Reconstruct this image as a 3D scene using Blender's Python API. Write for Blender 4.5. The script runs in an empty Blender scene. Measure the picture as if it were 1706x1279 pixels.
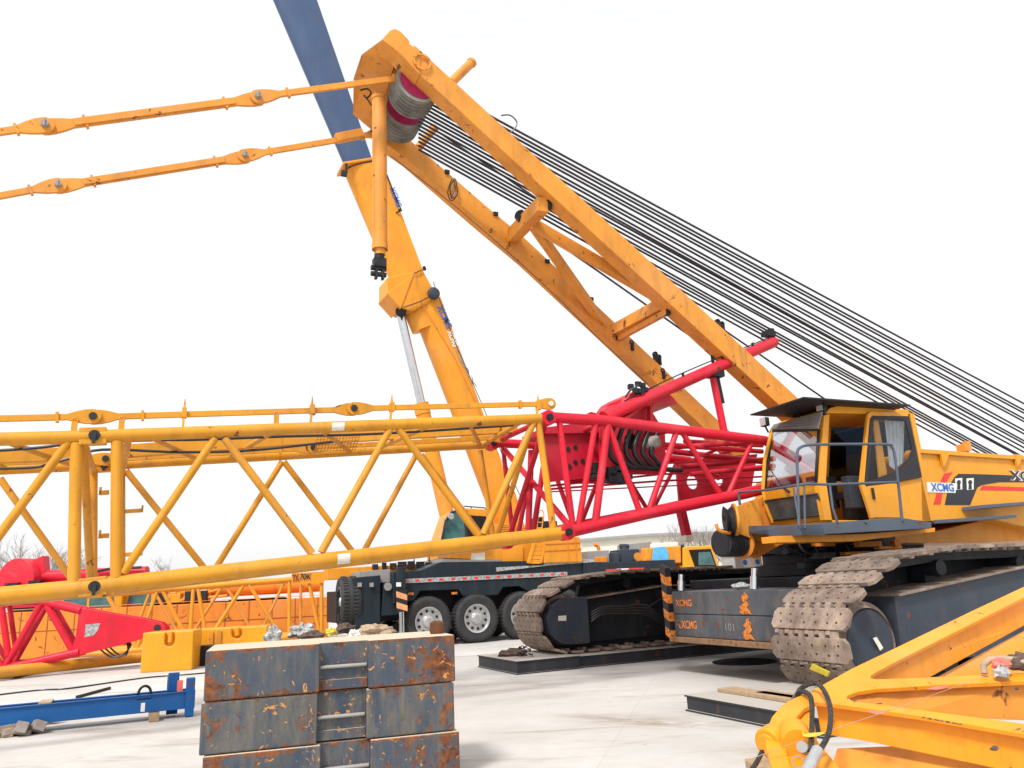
import bpy, bmesh, math, random
from mathutils import Vector, Matrix
random.seed(7)
C = bpy.context.scene.collection
SC = bpy.context.scene

# ------------------------------------------------------------------ camera
W, H, FPX = 1706.0, 1279.0, 1280.0
PITCH, ROLL = math.radians(14.6), math.radians(2.72)
EYE = Vector((0, 0, 1.7))
FW = Vector((0, math.cos(PITCH), math.sin(PITCH)))
_R = Vector((1, 0, 0)); _U = _R.cross(FW)
RT = _R * math.cos(ROLL) - _U * math.sin(ROLL)
UP = _U * math.cos(ROLL) + _R * math.sin(ROLL)
cam = bpy.data.cameras.new("camera"); camo = bpy.data.objects.new("camera", cam); C.objects.link(camo)
cam.sensor_width = 36; cam.lens = FPX / W * 36; cam.clip_start = 0.05; cam.clip_end = 3000
m = Matrix.Identity(4)
for i in range(3):
    m[i][0] = RT[i]; m[i][1] = UP[i]; m[i][2] = -FW[i]; m[i][3] = EYE[i]
camo.matrix_world = m
SC.camera = camo
SC.render.resolution_x, SC.render.resolution_y = 1024, 768

# ------------------------------------------------------------------ light: bright overcast day
SUN_EL, SUN_AZ = math.radians(52), math.radians(205)      # azimuth clockwise from +Y
w = bpy.data.worlds.new("World"); SC.world = w; w.use_nodes = True
nt = w.node_tree; nt.nodes.clear()
sky = nt.nodes.new('ShaderNodeTexSky'); sky.sky_type = 'NISHITA'; sky.sun_disc = False
sky.sun_elevation = SUN_EL; sky.sun_rotation = SUN_AZ
sky.air_density = 1.0; sky.dust_density = 4.0; sky.ozone_density = 1.0; sky.altitude = 50
hs = nt.nodes.new('ShaderNodeHueSaturation'); hs.inputs['Saturation'].default_value = 0.06; hs.inputs['Value'].default_value = 1.0
# cloud layer: evens the clear sky out to a pale overcast
mx = nt.nodes.new('ShaderNodeMix'); mx.data_type = 'RGBA'; mx.inputs[0].default_value = 0.65
mx.inputs[7].default_value = (9.0, 9.0, 9.05, 1)
bg = nt.nodes.new('ShaderNodeBackground'); bg.inputs['Strength'].default_value = 0.10
ow = nt.nodes.new('ShaderNodeOutputWorld')
nt.links.new(sky.outputs[0], hs.inputs['Color']); nt.links.new(hs.outputs[0], mx.inputs[6])
nt.links.new(mx.outputs[2], bg.inputs['Color']); nt.links.new(bg.outputs[0], ow.inputs['Surface'])
sl = bpy.data.lights.new("sun", 'SUN'); sl.energy = 2.3; sl.angle = math.radians(11); sl.color = (1, .96, .9)
so = bpy.data.objects.new("sun", sl); C.objects.link(so)
sd = Vector((math.sin(SUN_AZ) * math.cos(SUN_EL), math.cos(SUN_AZ) * math.cos(SUN_EL), math.sin(SUN_EL)))
so.rotation_euler = (-sd).to_track_quat('-Z', 'Y').to_euler()
so.location = sd * 60
SC.view_settings.view_transform = 'Standard'; SC.view_settings.look = 'None'
SC.view_settings.exposure = 0.58; SC.view_settings.gamma = 1.0
SC.cycles.max_bounces = 6; SC.cycles.transparent_max_bounces = 8

# ------------------------------------------------------------------ survey helpers
# The photograph was surveyed once: a sight line through a picture point, met with a known upright plane of the
# machine (its near side, its far side ...) gives a real point of that machine.
def ray(x, y): return FW + RT * ((x - W / 2) / FPX) + UP * ((H / 2 - y) / FPX)
def hit(x, y, P, N):
    v = ray(x, y); return EYE + v * ((P - EYE).dot(N) / v.dot(N))
AZ = math.radians(25)
D = Vector((math.cos(AZ), math.sin(AZ), 0)); N = Vector((-math.sin(AZ), math.cos(AZ), 0)); Z = Vector((0, 0, 1))
P0 = Vector((.565, 12.79, 0))
def SP(x, y, n): return hit(x, y, P0 + N * n, N)                   # crawler crane, upright plane n metres behind the boom's near side
def sc(s, n, z): return Vector((P0.x, P0.y, 0)) + D * s + N * n + Z * z
def ZP(x, y, z):
    v = ray(x, y); return EYE + v * ((z - EYE.z) / v.z)
def YP(x, y, Y): v = ray(x, y); return EYE + v * (Y / v.y)
AZ2 = math.radians(27)
D2 = Vector((math.cos(AZ2), math.sin(AZ2), 0)); N2 = Vector((-math.sin(AZ2), math.cos(AZ2), 0))
O2 = Vector((-1.41, 24.92, 0))
def MP(x, y, n): return hit(x, y, O2 + N2 * n, N2)                 # mobile crane
def mc(t, n, z): return O2 + D2 * t + N2 * n + Z * z

# ------------------------------------------------------------------ materials
def newmat(name):
    mt = bpy.data.materials.new(name); mt.use_nodes = True
    t = mt.node_tree; b = t.nodes['Principled BSDF']
    return mt, t, b
def noise(t, vec, scale, detail=6, rough=.6, dist=0.0):
    n_ = t.nodes.new('ShaderNodeTexNoise'); n_.inputs['Scale'].default_value = scale
    n_.inputs['Detail'].default_value = detail; n_.inputs['Roughness'].default_value = rough; n_.inputs['Distortion'].default_value = dist
    t.links.new(vec, n_.inputs['Vector']); return n_.outputs['Fac']
def ramp(t, fac, a, b, ca=(0, 0, 0, 1), cb=(1, 1, 1, 1)):
    r = t.nodes.new('ShaderNodeValToRGB'); e = r.color_ramp.elements
    e[0].position = a; e[1].position = b; e[0].color = ca; e[1].color = cb
    t.links.new(fac, r.inputs[0]); return r.outputs[0]
def mix(t, fac, a, b, mode='MIX'):
    x = t.nodes.new('ShaderNodeMix'); x.data_type = 'RGBA'; x.blend_type = mode
    for sock, v in ((x.inputs[0], fac), (x.inputs[6], a), (x.inputs[7], b)):
        if hasattr(v, 'links') or hasattr(v, 'is_linked'): t.links.new(v, sock)
        elif isinstance(v, (int, float)): sock.default_value = v
        else: sock.default_value = (*v[:3], 1)
    return x.outputs[2]
def coords(t, sx=1, sy=1, sz=1):
    tc = t.nodes.new('ShaderNodeTexCoord'); mp = t.nodes.new('ShaderNodeMapping')
    mp.inputs['Scale'].default_value = (sx, sy, sz); t.links.new(tc.outputs['Object'], mp.inputs[0]); return mp.outputs[0]
def bump(t, b, h, strength=.2, dist=.01):
    bp = t.nodes.new('ShaderNodeBump'); bp.inputs['Strength'].default_value = strength; bp.inputs['Distance'].default_value = dist
    t.links.new(h, bp.inputs['Height']); t.links.new(bp.outputs[0], b.inputs['Normal'])
def paint(name, col, rough=.42, vary=.18, dirt=.25, rust=0.0, scale=1.0, dirtcol=(.16, .11, .07), metal=0.0, rustcol=(.16, .05, .02), streak=True, coat=0.0, runs=0.0):
    """weathered paint: faint fading, dirt in streaks that run down, chips of rust"""
    mt, t, b = newmat(name)
    v = coords(t, scale, scale, scale)
    n1 = noise(t, v, 1.3, 5)
    lo = tuple(c * (1 - vary) for c in col); hi = tuple(min(1, c * (1 + vary * .6)) for c in col)
    base = mix(t, ramp(t, n1, .3, .7), lo, hi)
    lum = sum(col) / 3; fade = tuple(c * .72 + lum * .40 for c in col)
    base = mix(t, ramp(t, noise(t, v, .55, 7, .7, .8), .50, .72, (0, 0, 0, 1), (.38, .38, .38, 1)), base, fade)
    n2 = noise(t, coords(t, 2.6 * scale, 2.6 * scale, .6 * scale) if streak else v, 1.5, 5, .62)
    base = mix(t, ramp(t, n2, .50, .80, (0, 0, 0, 1), (dirt, dirt, dirt, 1)), base, dirtcol)
    if runs > 0:       # thin rust and grease runs, in patches
        r1 = ramp(t, noise(t, coords(t, 7 * scale, 7 * scale, .55 * scale), 1.4, 8, .72, .2), .55, .68)
        r2 = ramp(t, noise(t, v, .9, 4, .6), .44, .62, (0, 0, 0, 1), (runs, runs, runs, 1))
        base = mix(t, mix(t, 1.0, r1, r2, 'MULTIPLY'), base, (.20, .085, .035))
        sc_ = noise(t, coords(t, 3 * scale, 3 * scale, 9 * scale), 2.2, 6, .7, 1.0)
        base = mix(t, ramp(t, sc_, .665, .70, (0, 0, 0, 1), (runs, runs, runs, 1)), base, tuple(min(1, c * .55 + .22) for c in col))
    if rust > 0:
        n3 = noise(t, v, 4.5, 6, .62, .6)
        base = mix(t, ramp(t, n3, .66 - rust * .22, .70 - rust * .2), base, rustcol)
    t.links.new(base, b.inputs['Base Color'])
    rr = ramp(t, n2, .2, .8, (rough * .8,) * 3 + (1,), (min(1, rough * 1.5),) * 3 + (1,))
    t.links.new(rr, b.inputs['Roughness'])
    b.inputs['Metallic'].default_value = metal
    b.inputs['Coat Weight'].default_value = coat * .5
    b.inputs['Specular IOR Level'].default_value = .28
    bump(t, b, noise(t, v, 9, 6), .12, .01)
    return mt
def plain(name, col, rough=.6, metal=0.0, vary=.2, scale=6):
    mt, t, b = newmat(name)
    v = coords(t); n1 = noise(t, v, scale, 6)
    t.links.new(mix(t, ramp(t, n1, .3, .7), tuple(c * (1 - vary) for c in col), tuple(min(1, c * (1 + vary)) for c in col)), b.inputs['Base Color'])
    b.inputs['Roughness'].default_value = rough; b.inputs['Metallic'].default_value = metal
    bump(t, b, n1, .08, .01)
    return mt
def glass(name, tint=(.75, .85, .88), alpha=.65, rough=.03):
    mt, t, b = newmat(name)
    t.nodes.remove(b); out = t.nodes['Material Output']
    tr = t.nodes.new('ShaderNodeBsdfTransparent'); tr.inputs[0].default_value = (*tint, 1)
    gl = t.nodes.new('ShaderNodeBsdfGlossy'); gl.inputs['Roughness'].default_value = rough
    lw_ = t.nodes.new('ShaderNodeLayerWeight'); lw_.inputs[0].default_value = .5
    fr = t.nodes.new('ShaderNodeMath'); fr.operation = 'POWER'; fr.inputs[1].default_value = 3.5; t.links.new(lw_.outputs['Facing'], fr.inputs[0])
    ad = t.nodes.new('ShaderNodeMath'); ad.operation = 'ADD'; ad.inputs[1].default_value = 1 - alpha - .08; ad.use_clamp = True
    t.links.new(fr.outputs[0], ad.inputs[0])
    ms = t.nodes.new('ShaderNodeMixShader'); t.links.new(ad.outputs[0], ms.inputs[0])
    t.links.new(tr.outputs[0], ms.inputs[1]); t.links.new(gl.outputs[0], ms.inputs[2]); t.links.new(ms.outputs[0], out.inputs[0])
    return mt

M = {}
M['boom_yellow'] = paint('boom_yellow', (.64, .285, .022), .40, .16, .42, .06, dirtcol=(.20, .10, .04), runs=.55)
M['cab_yellow'] = paint('cab_yellow', (.79, .330, .016), .32, .10, .18, .0, coat=.25, runs=.22)
M['mast_orange'] = paint('mast_orange', (.71, .285, .040), .38, .18, .45, .14, dirtcol=(.22, .10, .045), runs=.6)
M['frame_orange'] = paint('frame_orange', (.80, .300, .016), .34, .12, .22, .08, scale=2, runs=.35)
M['crane_orange'] = paint('crane_orange', (.76, .300, .024), .36, .12, .25, .0, runs=.4)
M['red'] = paint('red', (.66, .013, .036), .38, .20, .32, .05, dirtcol=(.16, .02, .02), runs=.35)
M['shaded_red'] = paint('shaded_red', (.52, .010, .034), .42, .15, .2, .05)  # shaded copy of red, with the shade of far and inner parts painted in
M['oldorange'] = paint('oldorange', (.74, .25, .035), .55, .14, .55, .24, scale=.8, dirtcol=(.25, .09, .03), rustcol=(.22, .07, .025))
M['steelblue'] = paint('steelblue', (.036, .048, .070), .42, .30, .45, .12, dirtcol=(.10, .085, .07))
M['rail_grey'] = paint('rail_grey', (.085, .11, .15), .45, .2, .3, .08)
M['dark'] = paint('dark', (.014, .017, .023), .5, .3, .5, .08, dirtcol=(.07, .055, .045))
M['chassis'] = paint('chassis', (.014, .024, .034), .4, .2, .3, .0, dirtcol=(.06, .06, .055))
M['black'] = plain('black', (.012, .013, .018), .55)
M['rubber'] = plain('rubber', (.028, .028, .030), .78, vary=.35, scale=3)
M['hose'] = plain('hose', (.014, .015, .018), .4)
M['rope'] = plain('rope', (.030, .028, .040), .5, .3)
M['blue_boom'] = paint('blue_boom', (.022, .060, .155), .25, .14, .15, .0, coat=.5)
M['blue_beam'] = paint('blue_beam', (.010, .105, .34), .4, .15, .2, .06)
M['chrome'] = plain('chrome', (.62, .64, .66), .18, 1.0, .08)
M['alu'] = plain('alu', (.50, .51, .52), .38, .6, .15, 12)
M['white'] = plain('white', (.78, .78, .76), .5, 0, .06)
M['cream'] = plain('cream', (.70, .66, .56), .7, 0, .08, .3)
M['greybox'] = paint('greybox', (.30, .29, .28), .5, .12, .35)
M['wood'] = plain('wood', (.36, .25, .15), .8, 0, .25, 14)
M['decal_red'] = plain('decal_red', (.72, .03, .03), .5)
M['decal_blue'] = plain('decal_blue', (.03, .16, .55), .5)
M['decal_black'] = plain('decal_black', (.012, .014, .02), .4)
M['decal_orange'] = paint('decal_orange', (.70, .22, .03), .6, .3, .7, .55, scale=5)
M['letter_orange'] = plain('letter_orange', (.66, .20, .035), .6, 0, .3, 14)
M['lamp'] = plain('lamp', (.6, .6, .62), .2, .3)
M['purple'] = plain('purple', (.36, .015, .09), .35)
M['sheave'] = paint('sheave', (.30, .29, .26), .45, .4, .6, .1, scale=3)
M['rag'] = plain('rag', (.10, .07, .055), .95, 0, .5, 12)
M['plastic'] = plain('plastic', (.34, .35, .35), .30, 0, .6, 16)
M['cardboard'] = plain('cardboard', (.40, .30, .21), .85, 0, .25, 8)
M['rust'] = paint('rust', (.13, .050, .022), .85, .4, .5, .3, scale=5)
M['sill'] = paint('sill', (.24, .14, .075), .8, .35, .6, .45, scale=2.5)
M['skyblue'] = plain('skyblue', (.10, .45, .80), .5)
M['seat'] = plain('seat', (.03, .035, .045), .8)
M['curtain'] = plain('curtain', (.60, .61, .61), .85)
M['glass'] = glass('glass', (.80, .82, .84), .70)
M['darkglass'] = glass('darkglass', (.10, .12, .15), .89)
M['smokeglass'] = glass('smokeglass', (.74, .78, .82), .90)
M['greyglass'] = plain('greyglass', (.085, .088, .085), .12, 0, .5, 2)
M['teal_glass'] = plain('teal_glass', (.055, .14, .14), .08, 0, .6, 1.2)
M['bark'] = plain('bark', (.27, .235, .215), .9, 0, .3)
M['tape'] = plain('tape', (.55, .43, .03), .5)
M['pink'] = plain('pink', (.85, .16, .12), .5)
M['label'] = plain('label', (.68, .66, .58), .45, 0, .1, 20)

M['blue_boom'].node_tree.nodes['Principled BSDF'].inputs['Specular IOR Level'].default_value = .7
def shoe_mat():
    mt, t, b = newmat('shoe_steel'); v = coords(t, 1, 1, 1)
    oi = t.nodes.new('ShaderNodeObjectInfo')
    ad = t.nodes.new('ShaderNodeVectorMath'); t.links.new(v, ad.inputs[0])
    cmb = t.nodes.new('ShaderNodeCombineXYZ'); mul = t.nodes.new('ShaderNodeMath'); mul.operation = 'MULTIPLY'; mul.inputs[1].default_value = 40
    t.links.new(oi.outputs['Random'], mul.inputs[0]); t.links.new(mul.outputs[0], cmb.inputs[0]); t.links.new(cmb.outputs[0], ad.inputs[1])
    v2 = ad.outputs[0]
    a = mix(t, ramp(t, noise(t, v2, 3.5, 8, .7), .32, .68), (.12, .078, .058), (.47, .365, .295))
    a = mix(t, ramp(t, noise(t, v2, 14, 6, .7, .4), .58, .68), a, (.13, .075, .05))
    a = mix(t, ramp(t, noise(t, v2, 7, 5, .6, .8), .62, .72), a, (.36, .30, .15))
    a = mix(t, ramp(t, noise(t, v2, 1.1, 5, .6), .35, .65, (0, 0, 0, 1), (.6, .6, .6, 1)), a, (.085, .062, .05))
    wn_ = t.nodes.new('ShaderNodeMapRange'); t.links.new(oi.outputs['Random'], wn_.inputs[0]); wn_.inputs[3].default_value = .72; wn_.inputs[4].default_value = 1.25
    cb_ = t.nodes.new('ShaderNodeCombineColor'); [t.links.new(wn_.outputs[0], cb_.inputs[i]) for i in range(3)]
    a = mix(t, 1.0, a, cb_.outputs[0], 'MULTIPLY')
    t.links.new(a, b.inputs['Base Color']); b.inputs['Roughness'].default_value = .8
    bump(t, b, noise(t, v2, 16, 8, .7), .5, .012); return mt
M['shoe'] = shoe_mat()
M['hole'] = plain('hole', (.03, .02, .018), .9)

def slab_mat(seed):
    mt, t, b = newmat('slab_steel'); tc = t.nodes.new('ShaderNodeTexCoord')
    mp = t.nodes.new('ShaderNodeMapping'); mp.inputs['Location'].default_value = (seed * 7.3, seed * 3.1, seed * 5.7); t.links.new(tc.outputs['Object'], mp.inputs[0])
    v = mp.outputs[0]
    st = t.nodes.new('ShaderNodeMapping'); st.inputs['Scale'].default_value = (4.5, 4.5, 1.0); t.links.new(v, st.inputs[0])
    a = mix(t, ramp(t, noise(t, v, 1.6, 6), .3, .7), (.026, .042, .070), (.050, .074, .112))
    # grime that has run down
    a = mix(t, ramp(t, noise(t, st.outputs[0], 1.5, 8, .75), .44, .70, (0, 0, 0, 1), (.85, .85, .85, 1)), a, (.165, .135, .10) if seed != 1 else (.19, .155, .11))
    a = mix(t, ramp(t, noise(t, v, 1.1, 9, .75, .9), .45, .66, (0, 0, 0, 1), ((.45, .80, .40)[seed],) * 3 + (1,)), a, ((.085, .075, .065), (.125, .110, .075), (.085, .08, .075))[seed])
    a = mix(t, ramp(t, noise(t, v, 3.1, 10, .8, 1.5), .62, .70, (0, 0, 0, 1), (.55, .55, .55, 1)), a, (.24, .25, .25))
    # rust eats in from both ends and from the edges
    sx = t.nodes.new('ShaderNodeSeparateXYZ'); t.links.new(tc.outputs['Generated'], sx.inputs[0])
    def edge(sock, wdt):
        m1 = t.nodes.new('ShaderNodeMath'); m1.operation = 'SUBTRACT'; m1.inputs[1].default_value = .5; t.links.new(sock, m1.inputs[0])
        m2 = t.nodes.new('ShaderNodeMath'); m2.operation = 'ABSOLUTE'; t.links.new(m1.outputs[0], m2.inputs[0])
        return ramp(t, m2.outputs[0], .5 - wdt, .5)
    eg = mix(t, 1.0, edge(sx.outputs[0], .34), edge(sx.outputs[2], .16), 'LIGHTEN')
    rn = noise(t, v, 5.6, 12, .80, .7)
    m3 = t.nodes.new('ShaderNodeMath'); m3.operation = 'MULTIPLY_ADD'; m3.inputs[1].default_value = .175 if seed != 1 else .10
    t.links.new(eg, m3.inputs[0]); t.links.new(rn, m3.inputs[2])
    rust = ramp(t, m3.outputs[0], .595, .64)
    rc = mix(t, ramp(t, noise(t, v, 11, 6, .7), .35, .65), (.060, .022, .014), (.27, .088, .024))
    a = mix(t, rust, a, rc)
    chips = ramp(t, noise(t, v, 8.5, 5, .66, 1.8), .635, .655)
    a = mix(t, chips, a, (.56, .24, .05))
    # dust lies on the upward faces
    g = t.nodes.new('ShaderNodeNewGeometry'); sn = t.nodes.new('ShaderNodeSeparateXYZ'); t.links.new(g.outputs['True Normal'], sn.inputs[0])
    a = mix(t, ramp(t, sn.outputs[2], .7, .9, (0, 0, 0, 1), (.88, .88, .88, 1)), a, (.60, .52, .40))
    t.links.new(a, b.inputs['Base Color'])
    t.links.new(mix(t, rust, (.42,) * 3, (.9,) * 3), b.inputs['Roughness'])
    hgt = mix(t, rust, noise(t, v, 18, 8, .7), (.0, .0, .0))
    bump(t, b, hgt, .35, .012); return mt

# ------------------------------------------------------------------ mesh building
class MB:
    def __init__(s): s.v = []; s.f = []; s.sm = []; s.mi = []; s.cur = 0
    def add(s, vs, fs, smooth=False):
        o = len(s.v); s.v += [Vector(p) for p in vs]
        for k, f in enumerate(fs):
            s.f.append([o + i for i in f]); s.sm.append(smooth if isinstance(smooth, bool) else smooth[k]); s.mi.append(s.cur)
        return s
    def tube(s, pts, r, seg=12, cap=True, smooth=True):
        pts = [Vector(p) for p in pts]; n = len(pts); rs = r if isinstance(r, (list, tuple)) else [r] * n
        tan = []
        for i in range(n):
            a = pts[min(i + 1, n - 1)] - pts[max(i - 1, 0)]; tan.append(a.normalized())
        ref = Vector((0, 0, 1)) if abs(tan[0].z) < .9 else Vector((1, 0, 0))
        u = tan[0].cross(ref).normalized(); vs = []; fs = []; sm = []
        for i in range(n):
            u = (u - tan[i] * u.dot(tan[i])).normalized(); q = tan[i].cross(u)
            for k in range(seg):
                a = 2 * math.pi * k / seg; vs.append(pts[i] + (u * math.cos(a) + q * math.sin(a)) * rs[i])
        for i in range(n - 1):
            for k in range(seg):
                fs.append((i * seg + k, i * seg + (k + 1) % seg, (i + 1) * seg + (k + 1) % seg, (i + 1) * seg + k)); sm.append(smooth)
        if cap:
            fs.append(tuple(range(seg - 1, -1, -1))); sm.append(False)
            fs.append(tuple((n - 1) * seg + k for k in range(seg))); sm.append(False)
        return s.add(vs, fs, sm)
    def curve(s, pts, r, seg=8, sub=6):
        pts = [Vector(p) for p in pts]; out = []
        for i in range(len(pts) - 1):
            a, b, c, d = pts[max(i - 1, 0)], pts[i], pts[i + 1], pts[min(i + 2, len(pts) - 1)]
            for k in range(sub):
                t = k / sub
                out.append(.5 * ((2 * b) + (c - a) * t + (2 * a - 5 * b + 4 * c - d) * t * t + (3 * b - a - 3 * c + d) * t ** 3))
        out.append(pts[-1]); return s.tube(out, r, seg)
    def hexa(s, b4, t4):
        return s.add(list(b4) + list(t4), [(3, 2, 1, 0), (4, 5, 6, 7), (0, 1, 5, 4), (1, 2, 6, 5), (2, 3, 7, 6), (3, 0, 4, 7)])
    def box(s, c, ax, ay, az):       # centre and three half vectors
        c, ax, ay, az = Vector(c), Vector(ax), Vector(ay), Vector(az)
        return s.hexa([c - ax - ay - az, c + ax - ay - az, c + ax + ay - az, c - ax + ay - az], [c - ax - ay + az, c + ax - ay + az, c + ax + ay + az, c - ax + ay + az])
    def bar(s, a, b, w, h, up=None): # rectangular bar from a to b, w across, h along up
        a, b = Vector(a), Vector(b); d = b - a; up = Vector(up) if up is not None else Vector((0, 0, 1))
        q = d.cross(up).normalized(); u = q.cross(d).normalized()
        return s.box((a + b) / 2, d / 2, q * (w / 2), u * (h / 2))
    def prism(s, poly, ext):
        poly = [Vector(p) for p in poly]; ext = Vector(ext); n = len(poly)
        return s.add(poly + [p + ext for p in poly], [tuple(range(n)), tuple(range(2 * n - 1, n - 1, -1))] + [(i, (i + 1) % n, (i + 1) % n + n, i + n) for i in range(n)])
    def ringplate(s, poly, hc, hr, ext, seg=20):   # plate with a round hole: outline resampled round the hole centre
        poly = [Vector(p) for p in poly]; ext = Vector(ext); nn = ext.normalized(); hc = Vector(hc)
        u = (poly[0] - hc); u = (u - nn * u.dot(nn)).normalized(); q = nn.cross(u)
        def edge(a):
            d = u * math.cos(a) + q * math.sin(a); best = None
            for i in range(len(poly)):
                p, r = poly[i] - hc, poly[(i + 1) % len(poly)] - hc
                px, py, rx, ry = p.dot(u), p.dot(q), r.dot(u), r.dot(q); dx, dy = math.cos(a), math.sin(a)
                ex, ey = rx - px, ry - py; den = dx * ey - dy * ex
                if abs(den) < 1e-9: continue
                tt = (px * ey - py * ex) / den; ss = (px * dy - py * dx) / den
                if tt > 0 and -1e-6 <= ss <= 1 + 1e-6 and (best is None or tt > best): best = tt
            return hc + d * (best or hr * 1.5)
        angs = [2 * math.pi * k / seg for k in range(seg)]
        for p in poly:
            dd = p - hc; angs.append(math.atan2(dd.dot(q), dd.dot(u)) % (2 * math.pi))
        angs = sorted(set(round(a, 4) for a in angs)); n = len(angs)
        o = [edge(a) for a in angs]; i_ = [hc + (u * math.cos(a) + q * math.sin(a)) * hr for a in angs]
        vs = o + i_ + [p + ext for p in o] + [p + ext for p in i_]; fs = []
        for k in range(n):
            j = (k + 1) % n
            fs += [(k, j, n + j, n + k), (2 * n + k, 3 * n + k, 3 * n + j, 2 * n + j), (k, 2 * n + k, 2 * n + j, j), (n + k, n + j, 3 * n + j, 3 * n + k)]
        return s.add(vs, fs)
    def lathe(s, prof, c, axis, seg=24, smooth=True, close=False):   # prof: (radius, along)
        c, axis = Vector(c), Vector(axis).normalized(); ref = Vector((0, 0, 1)) if abs(axis.z) < .9 else Vector((1, 0, 0))
        u = axis.cross(ref).normalized(); q = axis.cross(u); vs = []; fs = []
        for r, h in prof:
            for k in range(seg):
                a = 2 * math.pi * k / seg; vs.append(c + axis * h + (u * math.cos(a) + q * math.sin(a)) * max(r, .0005))
        n = len(prof)
        for i in range(n - 1):
            for k in range(seg): fs.append((i * seg + k, i * seg + (k + 1) % seg, (i + 1) * seg + (k + 1) % seg, (i + 1) * seg + k))
        sm = [smooth] * len(fs)
        if not close:
            fs.append(tuple(range(seg - 1, -1, -1))); fs.append(tuple((n - 1) * seg + k for k in range(seg))); sm += [False, False]
        else:
            for k in range(seg): fs.append(((n - 1) * seg + k, (n - 1) * seg + (k + 1) % seg, (k + 1) % seg, k)); sm.append(smooth)
        return s.add(vs, fs, sm)
    def mesh(s, name, mats, origin=Vector((0, 0, 0))):
        me = bpy.data.meshes.new(name); me.from_pydata([tuple(p - origin) for p in s.v], [], s.f)
        for mm in (mats if isinstance(mats, (list, tuple)) else [mats]): me.materials.append(mm)
        me.polygons.foreach_set('use_smooth', s.sm); me.polygons.foreach_set('material_index', s.mi)
        bm = bmesh.new(); bm.from_mesh(me); bmesh.ops.recalc_face_normals(bm, faces=bm.faces[:])
        for e in bm.edges:
            if len(e.link_faces) == 2 and e.calc_face_angle(0) > .9: e.smooth = False
        bm.to_mesh(me); bm.free(); me.update(); return me
def rootloc(o):
    while o.parent: o = o.parent
    return o.location.copy()
def part(name, mb, mats, parent, bevel=0.0, label=None):
    """one mesh object; under a thing its origin is the thing's base"""
    org = rootloc(parent) if parent else Vector((0, 0, 0))
    me = mb.mesh(name, mats, org); o = bpy.data.objects.new(name, me); C.objects.link(o)
    if parent: o.parent = parent
    if bevel: 
        bv = o.modifiers.new('bevel', 'BEVEL'); bv.width = bevel; bv.segments = 2; bv.limit_method = 'ANGLE'; bv.angle_limit = math.radians(40)
    if label: o['label'] = label
    return o
def tag(o, label, cat, group=None):
    o['label'] = label; o['category'] = cat
    if group: o['group'] = group
    return o
def thing(name, loc, label, cat, group=None):
    o = bpy.data.objects.new(name, None); o.empty_display_size = .2; o.location = loc; C.objects.link(o)
    return tag(o, label, cat, group)
def single(name, mb, mats, loc, label, cat, group=None, bevel=0):
    loc = Vector(loc); me = mb.mesh(name, mats, loc); o = bpy.data.objects.new(name, me); o.location = loc; C.objects.link(o)
    if bevel:
        bv = o.modifiers.new('bevel', 'BEVEL'); bv.width = bevel; bv.segments = 2; bv.limit_method = 'ANGLE'; bv.angle_limit = math.radians(40)
    return tag(o, label, cat, group)
def clone(o, parent, M4=None):
    c = o.copy(); C.objects.link(c); c.parent = parent
    if M4 is not None: c.matrix_basis = M4
    return c
_fonts = {}
def lettering(txt, a, b, height, mat, parent, nrm, name='lettering', shear=0.0, bold=.0, extr=.002, label=None):
    """flat letters standing from point a towards b, raised 2 mm"""
    a, b, nrm = Vector(a), Vector(b), Vector(nrm).normalized()
    cu = bpy.data.curves.new(name, 'FONT'); cu.body = txt; cu.size = 1; cu.offset = bold; cu.shear = shear; cu.extrude = 0
    to = bpy.data.objects.new(name, cu); C.objects.link(to)
    dg = bpy.context.evaluated_depsgraph_get(); me = bpy.data.meshes.new_from_object(to.evaluated_get(dg))
    bpy.data.objects.remove(to); bpy.data.curves.remove(cu)
    xs = [q.co.x for q in me.vertices]; ys = [q.co.y for q in me.vertices]; x0, x1, y0, y1 = min(xs), max(xs), min(ys), max(ys)
    r = (b - a).normalized(); u = nrm.cross(r).normalized(); ln = (b - a).length; org = rootloc(parent)
    for q in me.vertices:
        q.co = a + r * ((q.co.x - x0) / (x1 - x0) * ln) + u * ((q.co.y - y0) / (y1 - y0) * height) + nrm * .004 - org
    me.materials.clear(); me.materials.append(mat); me.update()
    o = bpy.data.objects.new(name, me); C.objects.link(o); o.parent = parent
    if label: o['label'] = label
    return o

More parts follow.
